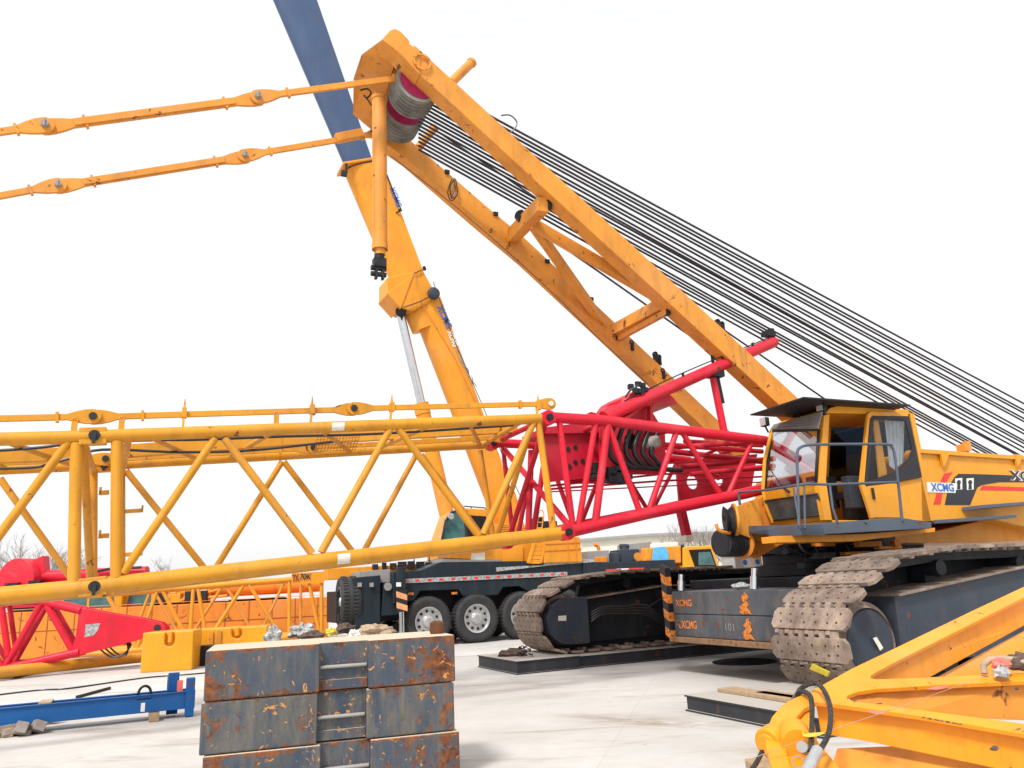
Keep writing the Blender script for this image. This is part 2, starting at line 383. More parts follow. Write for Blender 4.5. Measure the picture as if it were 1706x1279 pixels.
# ------------------------------------------------------------------ ground
def ground_mat():
    mt, t, b = newmat('concrete'); v = coords(t)
    a = mix(t, ramp(t, noise(t, v, .22, 6), .3, .7), (.42, .41, .39), (.60, .59, .57))
    a = mix(t, ramp(t, noise(t, v, 2.6, 9, .72), .45, .75, (0, 0, 0, 1), (.4, .4, .4, 1)), a, (.40, .37, .33))
    # long wet-and-dried stains dragged along the yard
    st = t.nodes.new('ShaderNodeMapping'); tc = t.nodes.new('ShaderNodeTexCoord'); t.links.new(tc.outputs['Object'], st.inputs[0])
    st.inputs['Rotation'].default_value = (0, 0, -.12); st.inputs['Scale'].default_value = (.28, 1.5, 1)
    a = mix(t, ramp(t, noise(t, st.outputs[0], .9, 8, .68, .5), .54, .68, (0, 0, 0, 1), (.75, .75, .75, 1)), a, (.30, .255, .20))
    # joints between the cast bays
    br = t.nodes.new('ShaderNodeTexBrick'); br.offset = 0; br.inputs['Scale'].default_value = 1; br.inputs['Mortar Size'].default_value = .012
    br.inputs['Brick Width'].default_value = 6; br.inputs['Row Height'].default_value = 5
    jm = t.nodes.new('ShaderNodeMapping'); t.links.new(tc.outputs['Object'], jm.inputs[0]); jm.inputs['Rotation'].default_value = (0, 0, math.radians(14)); jm.inputs['Location'].default_value = (1.3, 2.2, 0)
    t.links.new(jm.outputs[0], br.inputs['Vector'])
    jf = t.nodes.new('ShaderNodeMath'); jf.operation = 'MULTIPLY'; jf.inputs[1].default_value = .12; t.links.new(br.outputs['Fac'], jf.inputs[0])
    a = mix(t, jf.outputs[0], a, (.20, .185, .165))
    for (q0, q1, wd_, k_, col) in ((ZP(905, 1192, 0), ZP(1275, 1212, 0), .55, .75, (.27, .215, .155)), (ZP(1190, 1250, 0), ZP(1420, 1262, 0), .9, .55, (.33, .25, .18)), (ZP(770, 1175, 0), ZP(1010, 1150, 0), .5, .35, (.33, .30, .27)), (ZP(60, 1192, 0), ZP(330, 1240, 0), .8, .28, (.36, .32, .28)), (ZP(1150, 1110, 0), ZP(1300, 1130, 0), 1.2, .5, (.22, .20, .18))):
        mid = (q0 + q1) / 2; an = math.atan2((q1 - q0).y, (q1 - q0).x); hl_ = (q1 - q0).length / 2
        mp_ = t.nodes.new('ShaderNodeMapping'); mp_.vector_type = 'TEXTURE'; mp_.inputs['Location'].default_value = mid; mp_.inputs['Rotation'].default_value = (0, 0, an); mp_.inputs['Scale'].default_value = (hl_ * 1.2, wd_, 1)
        t.links.new(tc.outputs['Object'], mp_.inputs[0]); gt = t.nodes.new('ShaderNodeTexGradient'); gt.gradient_type = 'SPHERICAL'; t.links.new(mp_.outputs[0], gt.inputs[0])
        mm = t.nodes.new('ShaderNodeMath'); mm.operation = 'MULTIPLY'; t.links.new(gt.outputs['Fac'], mm.inputs[0]); t.links.new(ramp(t, noise(t, mp_.outputs[0], 2.4, 9, .72, .8), .36, .62), mm.inputs[1])
        m2 = t.nodes.new('ShaderNodeMath'); m2.operation = 'MULTIPLY'; m2.inputs[1].default_value = k_ * 1.6; m2.use_clamp = True; t.links.new(mm.outputs[0], m2.inputs[0]); a = mix(t, m2.outputs[0], a, col)
    # specks of grit and old oil
    a = mix(t, ramp(t, noise(t, v, 5.5, 3, .5), .71, .74, (0, 0, 0, 1), (.35, .35, .35, 1)), a, (.16, .145, .13))
    t.links.new(a, b.inputs['Base Color']); b.inputs['Roughness'].default_value = .85
    bump(t, b, noise(t, v, 30, 8, .7), .15, .01); return mt
g = MB(); g.add([(-900, -60, 0), (900, -60, 0), (900, 1500, 0), (-900, 1500, 0)], [(0, 1, 2, 3)])
go = part('ground', g, ground_mat(), None); go['kind'] = 'structure'; go['label'] = 'pale dusty concrete yard'

# ================================================================== CRAWLER CRANE
crane = thing('crawler_crane', sc(5.6, .6, 0), 'large yellow crawler crane with open cab, red boom foot, tall A-frame mast and many ropes', 'crane')
BW = 2.41                                   # boom width between the near and the far side

# ---- crawler tracks
def track(s0, n0, wid, zc, ramp, length, outboard, fr):
    R = .68; c1 = (s0 + R, zc); c2 = (s0 + length - R, zc)
    path = []
    for k in range(29):
        a = math.radians(270 - 140 * k / 28); path.append((c1[0] + R * math.cos(a), c1[1] + R * math.sin(a)))
    top = [(s0 + a, b) for a, b in ramp]; path += top
    path += [(s0 + length - a, b) for a, b in reversed(ramp)]
    for k in range(29):
        a = math.radians(50 - 140 * k / 28); path.append((c2[0] + R * math.cos(a), c2[1] + R * math.sin(a)))
    path.append(path[0])
    seg = [math.dist(path[i], path[i + 1]) for i in range(len(path) - 1)]; tot = sum(seg); cnt = round(tot / .405); pit = tot / cnt
    def at(d):
        d %= tot; i = 0
        while d > seg[i] and i < len(seg) - 1: d -= seg[i]; i += 1
        t = d / seg[i]; return (path[i][0] + (path[i + 1][0] - path[i][0]) * t, path[i][1] + (path[i + 1][1] - path[i][1]) * t)
    # link chain: a continuous inner belt
    ch = MB(); inner = []
    for k in range(cnt * 2):
        a = at(k * pit / 2); b = at(k * pit / 2 + .05); tx, tz = b[0] - a[0], b[1] - a[1]; l = math.hypot(tx, tz); nx, nz = -tz / l, tx / l
        if True: inner.append(((a[0], a[1]), (nx, nz)))
    sgn = 1 if (inner[0][1][1] < 0) else -1      # outward is away from the middle: downwards at the bottom
    for lo, hi in ((.30, .42), (.58, .70)):
        vs = []; fs = []; K = len(inner)
        for (p, o) in inner:
            o = (o[0] * sgn, o[1] * sgn)
            for dep in (.07, .20):
                for q in (lo, hi): vs.append(sc(p[0] - o[0] * dep, n0 + wid * q, p[1] - o[1] * dep))
        for i in range(K):
            j = (i + 1) % K
            for a, b in ((0, 1), (1, 3), (3, 2), (2, 0)): fs.append((i * 4 + a, i * 4 + b, j * 4 + b, j * 4 + a))
        ch.add(vs, fs)
    tr = part('crawler_track', ch, M['dark'], crane)
    # one shoe, then its copies
    sh = MB(); L = pit * .37; hw = wid / 2; cx = .06
    oct_ = [(-L, -hw + cx), (-L + cx, -hw), (L - cx, -hw), (L, -hw + cx), (L, hw - cx), (L - cx, hw), (-L + cx, hw), (-L, hw - cx)]
    sh.prism([(a, b, -.05) for a, b in oct_], (0, 0, .05))
    for q in (-.44, -.26, -.08, .10, .28, .46):
        sh.box((L + .035, q * hw * 1.5, -.05), (.045, 0, 0), (0, .042, 0), (0, 0, .04))
        sh.box((-L - .02, (q + .09) * hw * 1.5, -.055), (.04, 0, 0), (0, .035, 0), (0, 0, .035))
    sh.cur = 1
    for xx, yy in ((-.3, -.72), (.35, -.78), (-.35, -.50), (.3, -.46), (-.3, -.2), (.3, -.12), (-.35, .1), (.35, .2), (-.3, .46), (.3, .52), (-.3, .74), (.35, .80)):
        sh.lathe([(.017, 0), (.017, .002)], (xx * L * 1.2, yy * hw, .0), (0, 0, 1), 8, False)
    base = crane.location
    sme = None
    for k in range(cnt):
        a = at((k + .5) * pit - .1); b = at((k + .5) * pit + .1); c = at((k + .5) * pit)
        tx, tz = (b[0] - a[0]), (b[1] - a[1]); l = math.hypot(tx, tz); tx /= l; tz /= l
        X = D * tx + Z * tz; Zv = (D * -tz + Z * tx) * sgn; Y = Zv.cross(X)
        jit = Matrix.Rotation(random.uniform(-.02, .02), 4, 'Y')
        mw = Matrix((( X.x, Y.x, Zv.x, 0), (X.y, Y.y, Zv.y, 0), (X.z, Y.z, Zv.z, 0), (0, 0, 0, 1)))
        pos = sc(c[0], n0 + wid / 2, c[1]) - base
        mw = Matrix.Translation(pos) @ mw @ jit
        if sme is None:
            sme = sh.mesh('track_shoe', [M['shoe'], M['hole']]); o = bpy.data.objects.new('track_shoe', sme); C.objects.link(o); o.parent = tr
            bv = o.modifiers.new('bevel', 'BEVEL'); bv.width = .008; bv.segments = 1
            o.matrix_basis = mw; proto = o
        else: clone(proto, tr, mw)
    # dark beam added to close the bright gap under the top run
    gm = n0 + wid * .62; gb_ = MB(); gb_.prism([sc(s0 + 1.3, gm, 1.15), sc(s0 + 1.5, gm, ramp[-1][1] - .165), sc(s0 + length - 1.5, gm, ramp[-1][1] - .165), sc(s0 + length - 1.3, gm, 1.15)], N * .14); part('dark_gap_beam', gb_, M['dark'], tr)
    # frame between the runs
    f = MB(); fa = n0 + (.24 if outboard < 0 else .30); fb = n0 + wid - (.30 if outboard < 0 else .24)
    f.prism([sc(s0 + a, fa, b) for a, b in fr], N * (fb - fa))
    top = fr[:-2]
    f2 = MB()
    for i in range(len(top) - 1):       # flange along the upper edge
        a, b = sc(s0 + top[i][0], (fa + fb) / 2, top[i][1] + .02), sc(s0 + top[i + 1][0], (fa + fb) / 2, top[i + 1][1] + .02)
        f2.bar(a, b, fb - fa + .16, .035)
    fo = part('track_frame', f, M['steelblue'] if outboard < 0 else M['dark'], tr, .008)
    part('frame_ledge', f2, M['shoe'], fo if False else tr, .004)
    for i, (cx_, cz_) in enumerate((c1, c2)):
        wdl = MB(); wdl.lathe([(.06, .0), (.40, .0), (.43, .03), (.43, .08), (.50, .08), (.52, .10), (.52, wid - .5), (.50, wid - .48), (.06, wid - .48)], sc(cx_, n0 + .24, cz_), N, 36)
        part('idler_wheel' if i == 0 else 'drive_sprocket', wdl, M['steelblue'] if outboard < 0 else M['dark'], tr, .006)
        mr = MB(); mr.lathe([(.435, -.002), (.47, .055), (.515, .075), (.515, .10), (.435, .085)], sc(cx_, n0 + .24, cz_), N, 40, close=True); part('mud_ring', mr, M['shoe'], tr)
    for k in range(9):
        r = MB(); r.lathe([(.2, 0), (.2, wid * .5)], sc(s0 + 1.55 + k * (length - 3.1) / 8, n0 + wid * .25, zc - R + .36), N, 18)
        part('track_roller', r, M['dark'], tr)
    for k in range(3):
        r = MB(); r.lathe([(.11, 0), (.11, wid * .5)], sc(s0 + 2.4 + k * (length - 4.8) / 2, n0 + wid * .25, ramp[-1][1] - .30), N, 16)
        r.bar(sc(s0 + 2.4 + k * (length - 4.8) / 2, n0 + wid * .5, ramp[-1][1] - .8), sc(s0 + 2.4 + k * (length - 4.8) / 2, n0 + wid * .5, ramp[-1][1] - .3), .25, .2, D)
        part('carrier_roller', r, M['dark'], tr)
    return tr, fo
tn, fn = track(2.02, -3.86, 1.35, .75, [(.60, 1.52), (1.35, 1.86), (2.5, 1.95)], 8.4, -1, [(1.25, 1.30), (4.2, 1.60), (7.15, 1.34), (7.15, .42), (1.2, .42)])
tf, ff = track(1.42, 3.55, 1.35, .93, [(.62, 1.62), (1.05, 1.80), (2.3, 1.90)], 8.4, 1, [(1.12, 1.30), (3.4, 1.50), (7.2, 1.34), (7.2, .50), (1.1, .42)])
# nose plate, hoses and lamps on the inner face of the far track frame
nz = MB(); pts = []
for k in range(13):
    a = math.radians(90 + 180 * k / 12); pts.append(sc(2.08 + .50 * math.cos(a), 3.52, .90 + .47 * math.sin(a)))
pts += [sc(2.55, 3.52, .43), sc(2.55, 3.52, 1.37)]
nz.prism(pts, N * .3); part('nose_plate', nz, M['steelblue'], tf, .01)
hz = MB()
for k in range(4):
    q = .05 * k
    hz.curve([SP(985, 1020 + 5 * k, 3.5), SP(1005, 1011 + 4 * k, 3.45), SP(1040, 1010 + 4 * k, 3.45), SP(1075, 1008 + 5 * k, 3.45), SP(1095, 1022 + 4 * k, 3.4), SP(1125, 1038 + 4 * k, 3.4)], .022, 6)
hz.curve([SP(1075, 1015, 3.45), SP(1105, 995, 3.4), SP(1125, 985, 3.4)], .02, 6)
part('hydraulic_hoses', hz, M['hose'], tf)
lb = MB(); lb.prism([SP(930, 1026, 3.51), SP(943, 1025, 3.51), SP(943, 1034, 3.51), SP(930, 1034, 3.51)], -N * .01)
part('warning_label', lb, M['label'], tf)
# mud, sticker on the near idler
sk = MB(); sk.prism([SP(1454, 1063, -3.66), SP(1460, 1061, -3.66), SP(1471, 1079, -3.66), SP(1466, 1084, -3.66)], -N * .006); part('sticker', sk, M['label'], tn)
ye = MB(); ye.prism([sc(1.99, -3.28, .52), sc(1.99, -3.55, .44), sc(2.0, -3.50, .38), sc(2.0, -3.22, .45)], -D * .03); part('paint_patch', ye, M['tape'], tn)

# ---- carbody, slewing ring and carbody ballast
cb = MB()
cb.box(sc(6.2, .45, 1.15), D * 1.6, N * 2.2, Z * .45)
for s_ in (4.9, 7.6): cb.box(sc(s_, .45, 1.10), D * .42, N * 3.4, Z * .32)
cbo = part('carbody', cb, M['dark'], crane, .02)
sr = MB(); sr.lathe([(1.25, 1.58), (1.38, 1.62), (1.38, 1.82), (1.22, 1.84), (1.22, 2.02), (1.34, 2.04), (1.34, 2.30)], sc(6.3, .4, 0), Z, 48)
part('slewing_ring', sr, M['dark'], cbo)
bl = []
for nm, z0, z1 in (('upper', 1.035, 1.43), ('lower', .64, 1.025)):
    b_ = MB(); b_.box(sc(3.55, -.5, (z0 + z1) / 2), D * .62, N * 1.5, Z * (z1 - z0) / 2)
    bl.append(part('carbody_weight', b_, paint('weight_' + nm, (.075, .085, .10), .5, .3, .7, .34, dirtcol=(.19, .15, .12), scale=1.6), crane, .012))
sl_ = MB(); sl_.box(sc(3.52, -.5, .59), D * .70, N * 1.55, Z * .045); part('sill', sl_, M['sill'], bl[1], .01)
for k, (z0, hh) in enumerate(((1.17, .12), (.78, .14))):
    p = sc(2.927, .90, z0); q = sc(2.927, .42, z0); o_ = bl[k]
    if k == 1:
        lg = MB(); lg.bar(sc(2.925, .93, z0 + .13), sc(2.925, .93, z0), .006, .02); lg.bar(sc(2.925, .93, z0 + .13), sc(2.925, .82, z0 + .13), .02, .006); lg.bar(sc(2.925, .93, z0 + .07), sc(2.925, .82, z0 + .07), .02, .006); lg.bar(sc(2.925, .82, z0 + .13), sc(2.925, .82, z0 + .07), .006, .02); lg.bar(sc(2.925, .87, z0 + .07), sc(2.925, .82, z0), .006, .02)
        part('emblem', lg, M['decal_orange'], o_)
        p = sc(2.927, .78, z0); q = sc(2.927, .33, z0)
    lettering('XCMG', p, q, hh, M['letter_orange'], o_, -D, bold=.02)
lettering('101', sc(2.927, -.45, .78), sc(2.927, -.66, .78), .12, M['greybox'], bl[1], -D, bold=-.01)
pt = MB()
for z0, ln in ((1.05, .36), (.65, .35)):
    rj = random.Random(int(z0 * 100)); pl = [sc(2.925, -1.0 + a * .9 + rj.uniform(-.025, .025), z0 + b) for a, b in ((-.17, 0), (-.05, .02), (.05, .0), (.15, .03), (.13, ln * .2), (.16, ln * .32), (.10, ln * .42), (.03, ln * .52), (.10, ln * .62), (.06, ln * .8), (.02, ln * .9), (-.03, ln), (-.06, ln * .86), (-.11, ln * .75), (-.05, ln * .6), (-.09, ln * .45), (-.04, ln * .3), (-.12, ln * .16))]
    pt.prism(pl, -D * .004)
part('paint_patch', pt, M['decal_orange'], bl[0])
for px, top, bot, nn in ((1257, 947, 982, -.95), (1135, 957, 984, .92)):
    a = SP(px, bot, nn); b = SP(px, top, nn)
    c_ = MB(); c_.tube([a, a + (b - a) * .6], .075, 14); c_.tube([a + (b - a) * .6, b], .055, 14); part('lifting_pin', c_, M['chrome'], bl[0])
post = MB(); A = sc(2.9, 1.12, .62)
stp = []
zs = [.62 + k * .16 for k in range(9)]
post.cur = 0
for k in range(8):
    post.cur = k % 2
    z0, z1 = zs[k], zs[k + 1]
    x0, x1 = -.06, .06
    post.hexa([sc(2.84, 1.02, z0 - .04), sc(2.84, 1.18, z0 + .04), sc(2.96, 1.18, z0 + .04), sc(2.96, 1.02, z0 - .04)], [sc(2.84, 1.02, z1 - .04), sc(2.84, 1.18, z1 + .04), sc(2.96, 1.18, z1 + .04), sc(2.96, 1.02, z1 - .04)])
part('striped_post', post, [M['decal_orange'], M['decal_black']], bl[0])

# ---- superstructure
nb = -1.15
def side(pts, n0, dn): mb = MB(); mb.prism([SP(x, y, n0) for x, y in pts], N * dn); return mb
up_ = side([(1520, 752), (1600, 755), (1640, 757), (1800, 768), (1800, 898), (1640, 862), (1558, 869), (1520, 869)], nb, 4.4)
body = part('superstructure', up_, M['cab_yellow'], crane, .02)
part('upper_flange', side([(1530, 747), (1600, 752), (1800, 766), (1800, 772), (1600, 759), (1530, 754)], nb - .06, .3), M['cab_yellow'], body, .006)
part('lower_frame', side([(1420, 893), (1560, 884), (1640, 866), (1800, 866), (1800, 897), (1640, 903), (1430, 906)], nb + .35, 3.6), M['crane_orange'], body, .015)
part('turntable', side([(1345, 903), (1420, 897), (1540, 893), (1540, 938), (1360, 942)], nb + .9, 1.2), M['dark'], body, .02)
for gx in (1571, 1694):
    gus = MB(); gus.prism([SP(gx - 7, 757, nb - .02), SP(gx + 6, 758, nb - .02), SP(gx + 2, 771, nb - .02), SP(gx - 2, 778, nb - .02)], -N * .05); part('gusset', gus, M['cab_yellow'], body)
# swoosh: black field, red stripes, lettering
def decal(name, pts, mat, off=.004, n0=nb):
    mb = MB(); mb.prism([SP(x, y, n0 - off) for x, y in pts], -N * .003); return part(name, mb, mat, body)
decal('stripe', [(1574, 841), (1580, 812), (1590, 795), (1597, 789), (1640, 790), (1720, 793), (1720, 803), (1664, 803), (1635, 808), (1628, 812), (1616, 841)], M['decal_black'])
decal('stripe', [(1555, 840), (1566, 805), (1573, 789), (1587, 786), (1578, 800), (1570, 822), (1567, 840)], M['decal_red'])
decal('stripe', [(1637, 809), (1720, 812), (1720, 818), (1632, 816)], M['decal_red'])
decal('sticker', [(1543, 803), (1592, 805), (1592, 821), (1545, 820)], M['white'], .008)
lettering('XCMG', SP(1552, 818, nb - .012), SP(1590, 819, nb - .012), .16, M['decal_blue'], body, -N, bold=.03)
lettering('XG', SP(1683, 800, nb - .006), SP(1717, 802, nb - .006), .225, M['white'], body, -N, bold=.075)
lettering('XG', SP(1684, 799, nb - .012), SP(1716, 801, nb - .012), .20, M['decal_black'], body, -N, bold=.02)
for x in (1591, 1610):
    decal('emblem', [(x, 797), (x + 12, 796), (x + 12, 815), (x + 1, 816)], M['white'], .009)
    decal('emblem_arch', [(x + 2.5, 803), (x + 5, 799.5), (x + 8, 799.5), (x + 10, 803), (x + 8.5, 806), (x + 9, 814.5), (x + 3.5, 815), (x + 4, 806)], M['decal_black'], .014)
for pts in ([(1558, 866), (1600, 857), (1694, 856), (1694, 862), (1640, 870), (1558, 872)], [(1636, 842), (1680, 832), (1740, 833), (1740, 838), (1690, 844), (1636, 847)]):
    (mb := MB()).prism([SP(x, y, nb - .45) for x, y in (pts[0], pts[-3], pts[-2], pts[-1])], N * .5)
    part('step', side([(pts[0][0], pts[-1][1]), (pts[3][0], pts[3][1]), (pts[3][0], pts[3][1] - 5), (pts[0][0], pts[-1][1] - 6)], nb - .42, .45), M['rail_grey'], body, .005)
bk = MB(); bk.box(SP(1606, 746, nb + .3), D * .10, N * .1, Z * .07); bk.box(SP(1611, 744, nb + .3) + Z * .05, D * .05, N * .06, Z * .06); part('bracket', bk, M['mast_orange'], body)

# rope drum, pulley and hook bracket below the boom foot
dr = MB(); c = SP(1219, 904, -.2)
prof = []
for k in range(8): prof += [(.205, .0 + k * .062), (.245, .02 + k * .062), (.245, .042 + k * .062)]
dr.lathe(prof, c - D * .25, D + N * .15, 24); part('rope_drum', dr, M['black'], body)
dm = MB()
dm.lathe([(.05, 0), (.29, 0), (.29, .04), (.05, .04)], c + (D + N * .15).normalized() * .25, D + N * .15, 28)
part('drum_flange', dm, M['oldorange'], body)
pu = MB(); c = SP(1214, 866, -.42)
pax = (D - N * .55).normalized()
pu.lathe([(.085, -.08), (.20, -.08), (.24, -.07), (.18, 0), (.24, .07), (.20, .08), (.085, .08)], c, pax, 30, close=True); pul = part('pulley', pu, M['black'], body)
pr_ = MB()
for q in (.11,): pr_.lathe([(.17, -.02), (.285, -.02), (.285, .02), (.17, .02)], c + pax * q, pax, 30, close=True)
part('pulley_cheek', pr_, M['mast_orange'], pul)
pb = MB(); pb.prism([SP(1214, 850, -.4), (SP(1262, 830, -.4)), SP(1275, 905, -.4), SP(1235, 890, -.4), SP(1212, 884, -.4)], N * .06)
part('pulley_bracket', pb, M['mast_orange'], body)
hk = MB(); hk.curve([SP(1193, 873, -.5), SP(1196, 881, -.5), SP(1204, 886, -.5), SP(1216, 888, -.45)], .03, 8); part('rope_guard', hk, M['mast_orange'], body)
fr_ = MB(); fr_.prism([SP(1240, 838, -.25), SP(1290, 822, -.25), SP(1400, 850, -.25), SP(1420, 900, -.25), SP(1300, 908, -.25), SP(1262, 930, -.25), SP(1240, 900, -.25)], N * .12)
part('front_plate', fr_, M['oldorange'], body, .01)
mu = MB()
for k in range(14):
    a = sc(4.7 + random.random() * 1.9, -1.0 + random.random() * .9, 1.75 + random.random() * .55)
    mu.box(a, D * random.uniform(.08, .3), N * random.uniform(.08, .2), Z * random.uniform(.04, .14))
part('machinery', mu, M['dark'], body, .01)
rm_ = random.Random(77)
for k in range(9):
    mu = MB(); mu.box(sc(4.6 + rm_.random() * 2.2, -1.15 + rm_.random() * .3, 1.95 + rm_.random() * .35), D * rm_.uniform(.05, .35), N * .06, Z * rm_.uniform(.02, .07)); part('bracket', mu, M['oldorange'], body, .008)
mh = MB()
for k in range(6):
    x = 1300 + 26 * k
    mh.curve([SP(x, 893, -.7), SP(x + 15, 915 + 5 * (k % 3), -.8), SP(x + 45, 925 - 4 * k, -.7), SP(x + 70, 905, -.6)], .025, 6)
part('hydraulic_hoses', mh, M['hose'], body)

# ---- operator's cab
nC, nF = -1.6, -.32
cab_s = MB()
cab_s.prism([SP(1386, 866, nC), SP(1536, 868, nC), SP(1540, 876, nC), SP(1388, 876, nC)], N * (nF - nC))                       # floor
cab_s.prism([SP(1452, 806, nC), SP(1490, 804, nC), SP(1536, 795, nC), SP(1552, 868, nC), SP(1452, 866, nC)], N * .06)        # lower side
cab_s.prism([SP(1376, 688, nC), SP(1383, 679, nC), SP(1395, 676, nC), SP(1512, 682, nC), SP(1519, 690, nC), SP(1392, 688, nC)], N * (nF - nC))
cab_s.prism([SP(1534, 795, nC), SP(1540, 795, nC), SP(1556, 868, nC), SP(1536, 868, nC)], N * (nF - nC))                          # rear wall below
cab_s.prism([SP(1386, 866, nF), SP(1536, 868, nF), SP(1536, 795, nF), SP(1372, 805, nF)], -N * .05)                              # far side below
cab = part('cab', cab_s, M['cab_yellow'], crane, .012)
pil = MB(); pil.prism([SP(1373, 692, nC - .01), SP(1382, 690, nC - .01), SP(1376, 800, nC - .01), SP(1386, 866, nC - .01), SP(1374, 866, nC - .01), SP(1364, 810, nC - .01)], N * .10); part('pillar', pil, M['cab_yellow'], cab)
pil = MB(); pil.prism([SP(1372, 692, nF), SP(1382, 690, nF), SP(1376, 800, nF), SP(1366, 805, nF)], -N * .06); part('pillar', pil, M['cab_yellow'], cab)
pil = MB(); pil.prism([SP(1513, 690, nF), SP(1519, 690, nF), SP(1540, 795, nF), SP(1532, 795, nF)], -N * .06); part('pillar', pil, M['cab_yellow'], cab)
pil = MB(); pil.prism([SP(1516, 688, nC), SP(1520, 688, nC), SP(1542, 797, nC), SP(1537, 797, nC)], N * .05); part('pillar', pil, M['cab_yellow'], cab)
pil = MB(); pil.tube([SP(1286, 716, nF), SP(1274, 768, nF), SP(1271, 815, nF), SP(1277, 845, nF), SP(1287, 870, nF)], .035, 8); part('pillar', pil, M['cab_yellow'], cab)
# windscreen and lower window, in the front face
def quad(a, b, c_, d, off=0):
    nn = (b - a).cross(d - a).normalized(); mb = MB(); mb.prism([p + nn * off for p in (a, b, c_, d)], nn * .008); return mb
q1, q2, q3, q4 = SP(1364, 716, nC + .03), SP(1359, 803, nC + .03), SP(1274, 814, nF), SP(1286, 718, nF)
part('windscreen', quad(q1, q2, q3, q4), M['glass'], cab)
wf = MB()
for a, b in ((q1, q2), (q2, q3), (q3, q4), (q4, q1)): wf.tube([a, b], .026, 6)
part('window_seal', wf, M['black'], cab)
fpn = MB(); a1, a2, a3, a4 = SP(1360, 806, nC + .03), SP(1385, 866, nC + .03), SP(1290, 874, nF), SP(1272, 818, nF)
fpn.prism([a1, a2, a3, a4], (a2 - a1).cross(a4 - a1).normalized() * .03); part('front_panel', fpn, M['cab_yellow'], cab, .006)
nf_ = (a2 - a1).cross(a4 - a1).normalized()
if nf_.dot(EYE - a1) < 0: nf_ = -nf_
def onface(x, y, P, nn): return hit(x, y, P, nn)
w4 = [onface(x, y, a1 + nf_ * .065, nf_) for x, y in ((1275, 834), (1362, 822), (1377, 856), (1288, 867))]
lw = MB(); lw.prism(w4, nf_ * .01); part('lower_window', lw, M['greyglass'], cab)
ls = MB()
for i in range(4): ls.tube([w4[i] + nf_ * .01, w4[(i + 1) % 4] + nf_ * .01], .016, 6)
part('window_seal', ls, M['black'], cab)
vis = MB(); v1, v2, v3, v4 = SP(1371, 686, nC), SP(1364, 714, nC), SP(1286, 716, nF), SP(1292, 708, nF)
vn = (v2 - v1).cross(v4 - v1).normalized(); vn = vn if vn.dot(EYE - v1) > 0 else -vn
vis.prism([v1, v2, v3, v4], vn * .02)
for k in range(5):
    t_ = (k + .5) / 5; vis.bar(v1 + (v2 - v1) * t_ + vn * .03, v4 + (v3 - v4) * t_ + vn * .03, .012, .02, vn)
part('sun_visor', vis, M['greybox'], cab)
wp = MB(); wb = onface(1345, 812, q1, (q2 - q1).cross(q4 - q1).normalized()) + nf_ * .03
wp.tube([onface(1281, 775, q1, (q2 - q1).cross(q4 - q1).normalized()) + nf_ * .03, onface(1306, 810, q1, (q2 - q1).cross(q4 - q1).normalized()) + nf_ * .04], .012, 6)
wp.tube([onface(1306, 810, q1, (q2 - q1).cross(q4 - q1).normalized()) + nf_ * .04, onface(1318, 818, q1, (q2 - q1).cross(q4 - q1).normalized()) + nf_ * .05], .02, 6)
part('wiper', wp, M['black'], cab)
# sliding door, pushed back over the rear side
dn_ = nC - .05
dstrip = MB(); dstrip.prism([SP(x, y, dn_) for x, y in ((1446, 689), (1451, 685), (1513, 688), (1513, 693), (1453, 692), (1449, 697), (1440, 803), (1457, 862), (1452, 863), (1434, 806))], N * .05)
door = part('door', dstrip, M['cab_yellow'], cab)
dp = MB(); dp.prism([SP(x, y, dn_ + .005) for x, y in ((1438, 811), (1496, 804), (1500, 862), (1456, 862))], N * .04); part('door_panel', dp, M['cab_yellow'], cab, .006)
dgo = [SP(x, y, dn_ + .02) for x, y in ((1451, 694), (1515, 694), (1535, 794), (1497, 803), (1440, 809), (1441, 800))]
dg_ = MB(); dg_.add(dgo, [(0, 1, 2, 3, 4, 5)]); part('side_window', dg_, M['smokeglass'], cab)
dgi = [SP(x, y, dn_ + .012) for x, y in ((1456, 699), (1508, 699), (1519, 745), (1513, 765), (1495, 785), (1446, 801))]
db_ = MB(); db_.add([SP(x, y, dn_ + .012) for x, y in ((1451, 693), (1515, 693), (1536, 795), (1524, 797), (1497, 803), (1440, 810))] + dgi, [(i, (i + 1) % 6, (i + 1) % 6 + 6, i + 6) for i in range(6)]); part('window_border', db_, M['black'], cab)
dh = MB(); dh.box(SP(1455, 822, dn_ - .015), D * .03, N * .012, Z * .10); part('door_handle', dh, M['black'], cab, .01)
cu_ = MB(); pts = [SP(1474 + 3.6 * k, 700 + .2 * k, nC + .06 + (.03 if k % 2 else 0)) for k in range(10)]; bot = [SP(1482 + 2.6 * k, 782 - abs(k - 3) * 2.0, nC + .06 + (.03 if k % 2 else 0)) for k in range(10)]
for k in range(9): cu_.prism([pts[k], pts[k + 1], bot[k + 1], bot[k]], N * .004)
part('curtain', cu_, M['curtain'], cab)
mp_ = MB(); mp_.prism([SP(x, y, nC + .04) for x, y in ((1455, 698), (1463, 698), (1478, 790), (1466, 798))], N * .03); part('middle_pillar', mp_, M['cab_yellow'], cab)
